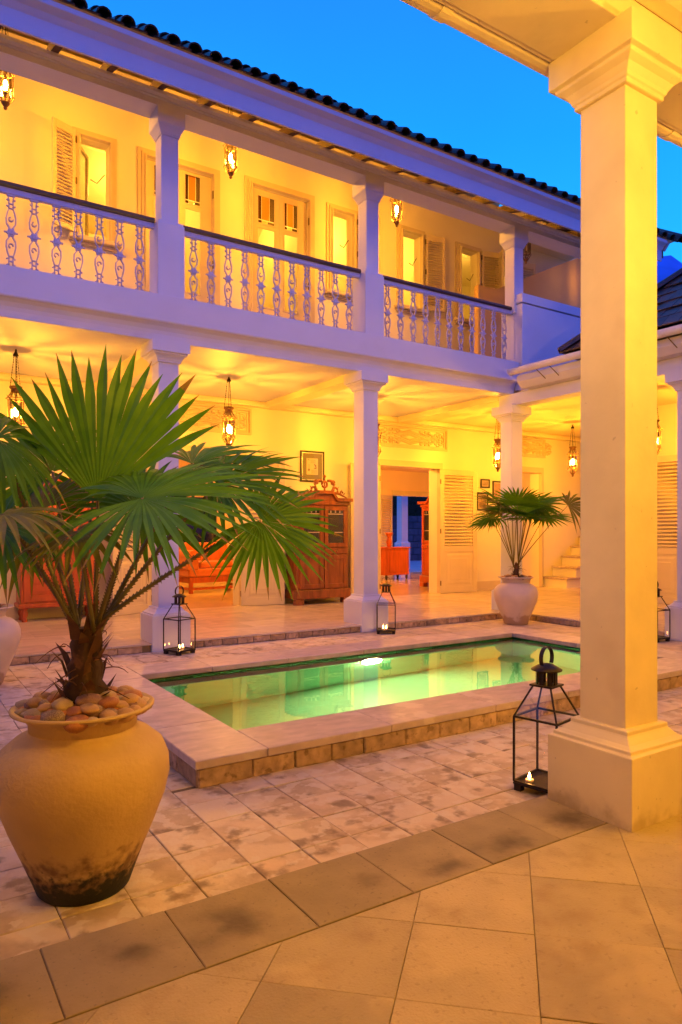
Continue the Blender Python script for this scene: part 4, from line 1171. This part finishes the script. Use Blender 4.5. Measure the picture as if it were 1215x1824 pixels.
for c in (BP, FP, LP):
    o = MB().lathe([(.205, 0), (.12, .012), (.001, .02)], 24).mesh('soil', M_soil)
    inst('soil', o, T(c[0], c[1], .672)); so = [q for q in COL.objects if q.name.startswith('soil')][-1]
    tag(so, kind='stuff')

# ------------------------------------------------------------------ palms
def fan(hub, axis, normal, R, spread, nseg, droop, seed, split=.55, fold=.17, curl=0.0):
    rg = random.Random(seed)
    a = Vector(axis).normalized(); nrm = Vector(normal); nrm = (nrm - a * nrm.dot(a)).normalized(); s = a.cross(nrm)
    hub = Vector(hub)
    mbx = MB()
    dth = rad(spread) / nseg
    st = [.02, .10, .22, .36, .48, .58, .68, .78, .87, .95, 1.0]
    for i in range(nseg):
        th = -rad(spread) / 2 + dth * (i + .5) + rg.uniform(-.1, .1) * dth
        Ls = R * (.80 + .20 * math.cos(th * .62)) * rg.uniform(.93, 1.05)
        sp = split * rg.uniform(.9, 1.08)
        dr = droop * rg.uniform(.5, 1.9); tw = rg.uniform(-.45, .45)
        V = []
        for q in st:
            r = q * Ls
            if q <= sp: hw = math.tan(dth / 2) * r * 1.04
            else:
                u = (q - sp) / (1 - sp)
                hw = math.tan(dth / 2) * sp * Ls * 1.04 * (1 - u ** 1.5) * (1 - .15 * u)
            hw = max(hw, .0006)
            d = a * math.cos(th) + s * math.sin(th)
            t_ = -a * math.sin(th) + s * math.cos(th)
            c = hub + d * r + nrm * (.10 * R * q * (1 - q) + curl * R * q * q)
            c = c + Vector((0, 0, -1)) * dr * R * q ** 2.6
            tt = (t_ * math.cos(tw * q) + nrm * math.sin(tw * q))
            f = fold * hw * 2
            V += [c - tt * hw + nrm * f * .5, c - nrm * f * .5, c + tt * hw + nrm * f * .5]
        F = []
        for k in range(len(st) - 1):
            b = k * 3
            F += [(b, b + 1, b + 4, b + 3), (b + 1, b + 2, b + 5, b + 4)]
        dry = 2 if rg.random() < .25 else (1 if rg.random() < .6 else 0)
        cut = len(F) - 2 * dry
        b0 = len(mbx.V); mbx.mi = 0; mbx.add(V, F[:cut], False)
        if dry:
            mbx.mi = 1; mbx.add(V, F[cut:], False)
    return mbx
def stalk(p0, p1, bow, r0, r1, teeth=0):
    p0, p1 = Vector(p0), Vector(p1)
    pts = []; n = 14
    for i in range(n + 1):
        t = i / n
        pts.append(p0.lerp(p1, t) + Vector((0, 0, bow * 4 * t * (1 - t))))
    b = MB().tube(pts, [r0 + (r1 - r0) * i / n for i in range(n + 1)], 6)
    d = (p1 - p0).normalized(); sd = d.cross(Vector((0, 1, 0))).normalized()
    for k in range(teeth):
        t = .08 + .72 * k / teeth
        i = int(t * n); c = pts[i].lerp(pts[min(i + 1, n)], t * n - i); r = r0 + (r1 - r0) * t
        for s in (-1, 1):
            q = c + sd * s * r * .9
            b.add([q - d * .006, q + d * .006, q + sd * s * .0055 + d * .006, q + Vector((0, .004, 0))], [(0, 1, 2), (1, 3, 2), (3, 0, 2)])
    return b
def palm(label, loc, rz, trunk, leaves, base, tr, group):
    P_ = thing('fan_palm', label, 'palm', loc, rz, group)
    z0, z1 = trunk
    t = MB(); rr = []
    n = 26
    for k in range(13):
        u = k / 12; rad_ = tr * (1.0 - .42 * u) * (1 + .12 * math.sin(k * 2.1))
        rr.append([((rad_ * (1 + .18 * noise.noise(Vector((math.cos(i * 6.283 / n) * 2, math.sin(i * 6.283 / n) * 2, k * .7))))) * math.cos(i * 6.283 / n) + .012 * u, rad_ * math.sin(i * 6.283 / n), z0 + (z1 - z0) * u) for i in range(n)])
    t.loft(rr, True); to = t.build('trunk', M_trunk, P_, local=True)
    hk = MB(); rg = random.Random(3)
    for k in range(34):
        a = rg.uniform(0, 6.283); u = rg.uniform(.05, 1.0); z = z0 + (z1 - z0) * u; r = tr * (1 - .4 * u)
        c = Vector((math.cos(a), math.sin(a), 0)); tt = Vector((-math.sin(a), math.cos(a), 0)); L = rg.uniform(.05, .12) * (tr / .085)
        wv = rg.uniform(.012, .028) * (tr / .085)
        b0 = c * r * .92 + Vector((0, 0, z))
        b1 = b0 + c * rg.uniform(.015, .035) + Vector((0, 0, L * .6)); b2 = b1 + c * rg.uniform(.0, .05) + Vector((0, 0, L * .5)) + tt * rg.uniform(-.02, .02)
        hk.add([b0 - tt * wv, b0 + tt * wv, b1 + tt * wv * .8, b1 - tt * wv * .8, b2], [(0, 1, 2, 3), (3, 2, 4)])
    hk.build('husk', M_husk, P_, local=True)
    fb = MB()
    for k in range(26):
        a = rg.uniform(0, 6.283); z = z0 + (z1 - z0) * rg.uniform(.1, .95); c = Vector((math.cos(a), math.sin(a), 0)); r = tr * .8
        p = [c * r + Vector((0, 0, z))]
        d = c * .014 + Vector((rg.uniform(-.01, .01), rg.uniform(-.01, .01), rg.uniform(-.005, .018)))
        for q in range(5): p.append(p[-1] + d); d = d + Vector((rg.uniform(-.008, .008), rg.uniform(-.008, .008), -.006))
        fb.tube(p, [.0028, .0025, .002, .002, .0015, .001], 4, False)
    tag(fb.build('fibre', M_husk, to, local=False) if False else fb.build('fibre', M_husk, P_, local=True), kind='stuff')
    for i, lf in enumerate(leaves):
        hub, ax, nr, R_, sp, ns, dr, m = lf[:8]
        kw = lf[8] if len(lf) > 8 else {}
        o = fan(hub, ax, nr, R_, sp, ns, dr, 100 + i, **kw).build('leaf', [m, M_tip], P_, local=True)
        a = Vector(hub)
        b0 = (base[0] + .035 * math.copysign(1, hub[0] + .001), base[1], base[2] + .03 * (i % 3))
        stalk(b0, hub, .02 * (1 if hub[2] > base[2] + .3 else 2.2), .0105 if tr > .06 else .007, .0055 if tr > .06 else .004, 34 if tr > .06 else 0).build('stalk', M_stalk, o, local=True)
    return P_
big = [
    ((.035, .06, 1.525), (.06, .10, 1.0), (0, -1, .12), .655, 106, 18, .04, M_leaf, dict(split=.68)),
    ((.30, -.24, 1.520), (1, .10, .12), (-.10, -.46, .88), .50, 300, 40, .11, M_leaf, dict(split=.52)),
    ((.690, .10, 1.445), (.90, .0, -.38), (-.30, -.68, .66), .345, 280, 34, .12, M_leaf, dict(split=.55)),
    ((-.30, -.10, 1.755), (-.6, -.5, .1), (.25, -.60, .75), .38, 320, 34, .30, M_leaf, {}),
    ((-.08, -.50, 1.455), (.3, -.5, -.1), (.0, -.40, .92), .28, 320, 30, .34, M_leafo, {}),
    ((-.245, .15, 1.475), (-.8, .1, -.2), (-.15, -.75, .6), .36, 310, 34, .15, M_leafo, {}),
    ((.36, .32, 1.70), (1, .15, .12), (-.1, -.42, .9), .44, 260, 34, .10, M_leaf, {}),
    ((-.09, .36, 1.55), (-.2, .2, 1), (0, -1, .2), .28, 260, 26, .05, M_leaf, {}),
    ((-.36, .06, 1.42), (-.5, -.3, -.5), (-.1, -.7, .7), .34, 300, 30, .2, M_leaf, {}),
    ((.13, .30, 1.50), (.5, .4, .5), (.1, -.8, .5), .36, 280, 30, .1, M_leaf, {}),
    ((.50, .16, 1.60), (1, .1, .22), (-.2, -.6, .8), .40, 230, 30, .14, M_leaf, {}),
    ((-.24, .28, 1.66), (-.6, .2, .7), (.1, -.85, .4), .36, 220, 26, .1, M_leaf, {}),
    ((.10, -.34, 1.40), (.5, -.6, -.2), (.0, -.45, .9), .24, 300, 28, .3, M_leafo, {}),
]
palm('large green fan palm rising from pebbles in the foreground jar', BP, rad(-32.98), (.66, 1.02), big, (0.01, 0, .97), .085, 'fan palms in clay jars')
rg = random.Random(11)
def crown(n, zc, r0, R_, seed, tilt=.35):
    rg = random.Random(seed); out = []
    for i in range(n):
        a = 6.283 * i / n + rg.uniform(-.25, .25); el = rg.uniform(.0, 1.0)
        d = Vector((math.cos(a), math.sin(a), 0))
        hub = d * r0 * math.cos(el) * rg.uniform(.7, 1.1) + Vector((0, 0, zc + .22 * math.sin(el) * 1.3))
        ax = d * math.cos(el * .7) + Vector((0, 0, math.sin(el) * .9 - .15))
        nr = Vector((0, 0, 1)) * math.cos(el) - d * math.sin(el) * 1.1 + Vector((0, -.35, 0))
        out.append((tuple(hub), tuple(ax), tuple(nr), R_ * rg.uniform(.75, 1.1), rg.choice([210, 250, 290]), 26, rg.uniform(.0, .20), M_leaf if rg.random() < .88 else M_leafo, {}))
    return out
far = crown(17, 1.58, .38, .50, 5) + [((.82, .1, 1.80), (1, 0, .35), (-.2, -.7, .7), .42, 200, 22, .25, M_leafo, {}), ((.1, -.1, 1.62), (.2, -.2, 1), (0, -1, .3), .40, 180, 22, .05, M_leaf, {})]
palm('small fan palm growing in the pale jar at the far pool corner', FP, rad(-32.98), (.66, .92), far, (0, 0, .86), .05, 'fan palms in clay jars')
palm('fan palm growing in the jar at the left edge', LP, rad(-32.98), (.66, .92), crown(9, 1.25, .35, .42, 9), (0, 0, .86), .05, 'fan palms in clay jars')

# ------------------------------------------------------------------ furniture
def cabinet(label, x0, x1, y0, y1, zt, m, crest=True, rotz=0, glass=True):
    c = thing('armoire', label, 'cabinet', ((x0 + x1) / 2, (y0 + y1) / 2, .1), rotz)
    wd = (x1 - x0) / 2; dp = (y1 - y0) / 2; f = -dp
    b = MB()
    b.cbox(-wd + .06, wd - .06, f + .02, dp, .22, zt - .14, .006)
    b.cbox(-wd + .02, wd - .02, f - .02, dp, .10, .26, .012)
    for s in (-1, 1): b.cbox(s * (wd - .02) - (.16 if s > 0 else 0), s * (wd - .02) + (.16 if s < 0 else 0), f - .02, f + .12, 0, .10, .01)
    b.cbox(-wd + .04, wd - .04, f - .01, dp, zt - .14, zt - .07, .01)
    b.build('carcass', m, c, local=True)
    co = MB()
    arch = [(-wd, 0), (-wd * .45, 0), (-wd * .28, .13), (wd * .28, .13), (wd * .45, 0), (wd, 0)]
    pr = [(x, zt - .07 + z) for x, z in arch] + [(x, zt - .01 + z) for x, z in arch[::-1]]
    co.prism(pr, 'y', f - .06, dp)
    co.prism([(-wd * .44, zt - .07), (wd * .44, zt - .07), (wd * .27, zt + .055), (-wd * .27, zt + .055)], 'y', f - .005, f + .05)
    co.build('cornice', m, c, local=True)
    if crest:
        cr_ = MB(); zb = zt + .10; y = f - .02
        def arc(cx, cz, r, a0, a1, r_=.016, sp=1.0):
            pts = [(cx + r * (1 - (1 - sp) * k / 10) * math.cos(a0 + (a1 - a0) * k / 10), y, cz + r * (1 - (1 - sp) * k / 10) * math.sin(a0 + (a1 - a0) * k / 10)) for k in range(11)]
            cr_.tube(pts, r_ * 1.5, 6, True)
        for s in (-1, 1):
            A = lambda a: a if s > 0 else math.pi - a
            arc(s * .10, zb + .10, .10, A(-.9), A(1.9), .018)
            arc(s * .22, zb + .03, .07, A(-1.2), A(3.6), .014, .4)
            arc(s * .17, zb + .16, .045, A(0), A(4.2), .012, .5)
            cr_.tube([(s * .08, y, zb + .0), (s * .30, y, zb - .03), (s * .47, y, zb - .10)], [.022, .026, .012], 5)
            arc(s * .36, zb - .02, .035, A(0), A(4), .010, .5)
            for k in range(4): cr_.tube([(s * (.20 + .07 * k), y, zb + .11 - .05 * k), (s * (.235 + .07 * k), y, zb + .145 - .05 * k)], [.012, .003], 5)
        cr_.tube([(0, y, zb), (0, y, zb + .26)], [.02, .012], 6); cr_.lathe([(.001, -.03), (.03, -.01), (.03, .01), (.001, .04)], 8, (0, y, zb + .27))
        arc(0, zb + .13, .055, 0, 6.28, .014)
        cr_.build('crest', m, c, local=True)
    for s in (-1, 1):
        a, bq = (-wd + .10, -.012) if s < 0 else (.012, wd - .10)
        d = MB(); z0_, z1_ = (1.02, zt - .16) if glass else (.30, zt - .18); st = .075
        d.cbox(a, a + st, f - .012, f + .02, z0_, z1_, .004).cbox(bq - st, bq, f - .012, f + .02, z0_, z1_, .004).cbox(a + st, bq - st, f - .011, f + .019, z0_, z0_ + st, .004).cbox(a + st, bq - st, f - .011, f + .019, z1_ - st, z1_, .004)
        do = d.build('door', m, c, local=True)
        if glass:
            MB().box(a + st, bq - st, f + .016, f + .0195, z0_ + st, z1_ - st).build('painted_shade', M_dark, do, local=True)  # near-black sheet paints the shaded inside; the carcass behind is solid
            for q in (.35, .80): MB().box(a + st, bq - st, f + .008, f + .0155, z0_ + (z1_ - z0_) * q, z0_ + (z1_ - z0_) * q + .016).build('shelf', M_paper, do, local=True)
            for q in (.2, .5, .78): MB().box(a + st + (bq - a - 2 * st) * q - .012, a + st + (bq - a - 2 * st) * q + .012, f + .009, f + .0155, z0_ + (z1_ - z0_) * .84, z1_ - st).build('stored_bundle', M_paper, do, local=True)
            MB().box(a + st, bq - st, f - .002, f + .001, z0_ + st, z1_ - st).build('pane', M_glass, do, local=True)
        else:
            MB().box(a + st, bq - st, f + .004, f + .019, z0_ + st, z1_ - st).build('panel', m, do, local=True)
        if glass:
            dr = MB().cbox(a, bq, f - .014, f + .02, .90, 1.0, .006).build('drawer', m, c, local=True)
            MB().lathe([(.001, -.02), (.016, -.012), (.016, 0), (.008, .004), (.008, .02)], 8, (0, 0, 0)).build('knob', M_hinge, dr, local=True)
            kn = dr.children[-1]; kn.matrix_basis = T((a + bq) / 2, f - .02, .95) @ RX(rad(-90))
            lo = MB().cbox(a, a + st, f - .012, f + .02, .28, .88, .004).cbox(bq - st, bq, f - .012, f + .02, .28, .88, .004).cbox(a + st, bq - st, f - .011, f + .019, .28, .36, .004).cbox(a + st, bq - st, f - .011, f + .019, .80, .88, .004).box(a + st, bq - st, f + .004, f + .019, .36, .80)
            lo.build('lower_door', m, c, local=True)
    return c
cabinet('carved dark wooden armoire with pierced crest and glazed doors against the yellow wall', 5.97, 7.16, 10.68, 11.12, 1.92, M_wood)
ar = cabinet('tall red glazed cupboard standing inside the hall beyond the open centre doors', 0, 1.15, 0, .42, 2.02, M_redw, crest=False)
ar.matrix_basis = T(10.80, 12.32, .1) @ RZ(rad(-90))
W[ar] = ar.matrix_basis.copy()
# red low cabinet on turned legs, left
rc = thing('red_cupboard', 'red panelled cupboard on turned legs behind the large palm', 'cupboard', (2.10, 11.02, .1))
b = MB().cbox(-.53, .53, -.2, .2, .24, 2.02, .008).cbox(-.57, .57, -.24, .2, 2.021, 2.09, .01).cbox(-.56, .56, -.23, .2, .20, .26, .01)
b.build('carcass', M_redw, rc, local=True)
for s in (-1, 1):
    d = MB(); a, q = (-.49, -.01) if s < 0 else (.01, .49)
    d.cbox(a, a + .08, -.225, -.2, .29, 1.97, .004).cbox(q - .08, q, -.225, -.2, .29, 1.97, .004).cbox(a + .08, q - .08, -.224, -.2, .29, .38, .004).cbox(a + .08, q - .08, -.224, -.2, 1.88, 1.97, .004)
    do = d.build('door', M_redw, rc, local=True)
    MB().sq(0, 0, [(.5, 0), (.46, .6), (.40, .6), (.38, 1)]).build('panel', M_redw, do, local=True)
    p = do.children[-1]
    p.data.transform(Matrix(((.32, 0, 0, (a + q) / 2), (0, 0, -.012, -.201), (0, 1.50, 0, 1.13), (0, 0, 0, 1))))
    MB().lathe([(.035, 0), (.042, .02), (.03, .05), (.045, .09), (.05, .13), (.035, .16), (.055, .2)], 10, (s * .47, -.15, 0)).build('leg', M_redw, rc, local=True)
    MB().lathe([(.035, 0), (.042, .02), (.03, .05), (.045, .09), (.05, .13), (.035, .16), (.055, .2)], 10, (s * .47, .13, 0)).build('leg', M_redw, rc, local=True)
# sideboard and vase in the hall
sb = thing('sideboard', 'low red sideboard inside the hall seen through the centre doors', 'sideboard', (11.62, 15.3, .1))
MB().cbox(-.42, .38, -.25, .25, .12, .84, .008).build('carcass', M_redw, sb, local=True)
MB().cbox(-.46, .42, -.28, .27, .841, .88, .008).build('top', M_redw, sb, local=True)
MB().cbox(-.30, .30, -.268, -.25, .2, .76, .006).build('panel', M_redw, sb, local=True)
for sx in (-.36, .33):
    for sy in (-.2, .2): MB().lathe([(.02, 0), (.035, .05), (.03, .12)], 8, (sx, sy, 0)).build('leg', M_dark, sb, local=True)
vz = MB().lathe([(.05, 0), (.065, .04), (.08, .14), (.06, .22), (.05, .26), (.10, .36), (.115, .40), (.10, .40), (.04, .27)], 14).mesh('vase', M_redw)
tag(inst('vase', vz, T(11.5, 15.3, .98)), 'red vase with flared rim standing on the low sideboard', 'vase')
# sofa
so = thing('sofa', 'orange velvet armchair sofa with wooden stretcher base inside the left doors', 'sofa', (5.95, 14.45, .1), rad(8))
wb = MB()
for sx in (-.72, .72):
    for sy in (-.42, .42): wb.box(sx - .035, sx + .035, sy - .035, sy + .035, 0, .34)
wb.box(-.685, .685, -.45, -.39, .22, .34).box(-.685, .685, .39, .45, .22, .34).box(-.75, -.69, -.385, .385, .22, .34).box(.69, .75, -.385, .385, .22, .34).box(-.685, .685, -.44, -.40, .07, .12).box(-.74, -.70, -.385, .385, .07, .12).box(.70, .74, -.385, .385, .07, .12)
wb.build('wood_base', M_redw, so, local=True)
bevel(MB().box(-.78, .78, -.46, .46, .342, .52).build('seat', M_sofa, so, local=True), .04, 3)
for s in (-1, 1):
    a = MB().box(s * .68 - .12, s * .68 + .12, -.47, .47, .5, .78); a.tube([(s * .68, -.48, .78), (s * .68, .48, .78)], .13, 12)
    bevel(a.build('arm', M_sofa, so, local=True), .02)
bevel(MB().box(-.6, .6, .22, .47, .5, 1.06).build('backrest', M_sofa, so, local=True), .07, 3)
bevel(MB().box(-.5, .5, -.42, .2, .522, .66).build('cushion', M_sofa, so, local=True), .05, 3)

# ------------------------------------------------------------------ pictures
def picture(label, x0, x1, z0, z1, print_m, mount=.0, portrait=False, cert=False):
    p = thing('framed_picture', label, 'picture', ((x0 + x1) / 2, YW, (z0 + z1) / 2))
    hw, hh = (x1 - x0) / 2, (z1 - z0) / 2; t_ = .032
    f = MB().cbox(-hw, -hw + t_, -.03, -.002, -hh, hh, .004).cbox(hw - t_, hw, -.03, -.002, -hh, hh, .004).cbox(-hw + t_, hw - t_, -.029, -.002, hh - t_, hh, .004).cbox(-hw + t_, hw - t_, -.029, -.002, -hh, -hh + t_, .004)
    f.build('frame', M_frame, p, local=True)
    iw, ih = hw - t_, hh - t_
    if cert:
        q = .014
        MB().box(-iw, -iw + q, -.024, -.012, -ih, ih).box(iw - q, iw, -.024, -.012, -ih, ih).box(-iw + q, iw - q, -.023, -.012, ih - q, ih).box(-iw + q, iw - q, -.023, -.012, -ih, -ih + q).build('fillet', M_silver, p, local=True)
    MB().box(-iw, iw, -.011, -.003, -ih, ih).build('mount', M_mount if cert else M_paper, p, local=True)
    pw, ph = iw - mount, ih - mount
    pr = MB().box(-pw, pw, -.014, -.0115, -ph, ph).build('print', print_m, p, local=True)
    if cert:
        k = MB()
        for i in range(5): k.box(-pw * .35, pw * .6, -.0155, -.0145, ph * (.82 - .10 * i), ph * (.82 - .10 * i) + .004)
        for i in range(5): k.box(-pw * .75, -pw * .4, -.0155, -.0145, ph * (.2 - .12 * i), ph * (.2 - .12 * i) + .004)
        for i in range(7): k.box(-pw * .2, pw * .8, -.0155, -.0145, ph * (-.42 - .07 * i), ph * (-.42 - .07 * i) + .003)
        k.tube([(-pw * .78, -.015, ph * .78), (-pw * .55, -.015, ph * .92)], .004, 4).tube([(-pw * .78, -.015, ph * .92), (-pw * .52, -.015, ph * .72)], .004, 4)
        k.prism([(pw * .3, ph * .32), (pw * .3, ph * .22), (pw * .55, -ph * .05), (pw * .75, 0), (pw * .7, ph * .15), (pw * .5, ph * .3)], 'y', -.0155, -.0145)
        k.prism([(pw * .25, -ph * .2), (pw * .5, -ph * .32), (pw * .75, -ph * .22), (pw * .8, -ph * .08), (pw * .55, -ph * .07)], 'y', -.0155, -.0145)
        k.prism([(-pw * .6 + pw * .22 * math.cos(a), -ph * .42 + ph * .16 * math.sin(a)) for a in [i * 6.283 / 9 for i in range(9)]], 'y', -.0155, -.0145)
        k.build('printing', M_ink, p, local=True)
    if portrait:
        k = MB()
        k.prism([(-pw * .75, -ph * .9), (pw * .75, -ph * .9), (pw * .6, -ph * .25), (pw * .15, -ph * .02), (-pw * .2, -ph * .02), (-pw * .55, -ph * .25)], 'y', -.0155, -.0145)
        k.prism([(pw * .40 * math.cos(a), ph * .34 + ph * .34 * math.sin(a)) for a in [i * 6.283 / 14 for i in range(14)]], 'y', -.0154, -.0144)
        k.build('sitter', M_ink, p, local=True)
        MB().prism([(pw * .03 + pw * .30 * math.cos(a), ph * .26 + ph * .28 * math.sin(a)) for a in [i * 6.283 / 14 for i in range(14)]], 'y', -.0162, -.0157).build('face', M_skin, p, local=True)
    MB().box(-iw, iw, -.020, -.018, -ih, ih).build('glass', M_glass, p, local=True)
    return p
picture('black framed certificate in a wide olive mount above the wooden armoire', 6.39, 6.91, 2.33, 2.91, M_paper, .105, cert=True)
picture('small square framed photograph, topmost left of three by the corner column', 10.97, 11.25, 2.37, 2.57, M_print[2], .02)
picture('tall framed photograph, right one of three by the corner column', 11.34, 11.63, 2.14, 2.54, M_print[1], .02)
picture('framed portrait print, lowest of three by the corner column', 10.86, 11.20, 1.87, 2.27, M_print[0], .03, portrait=True)
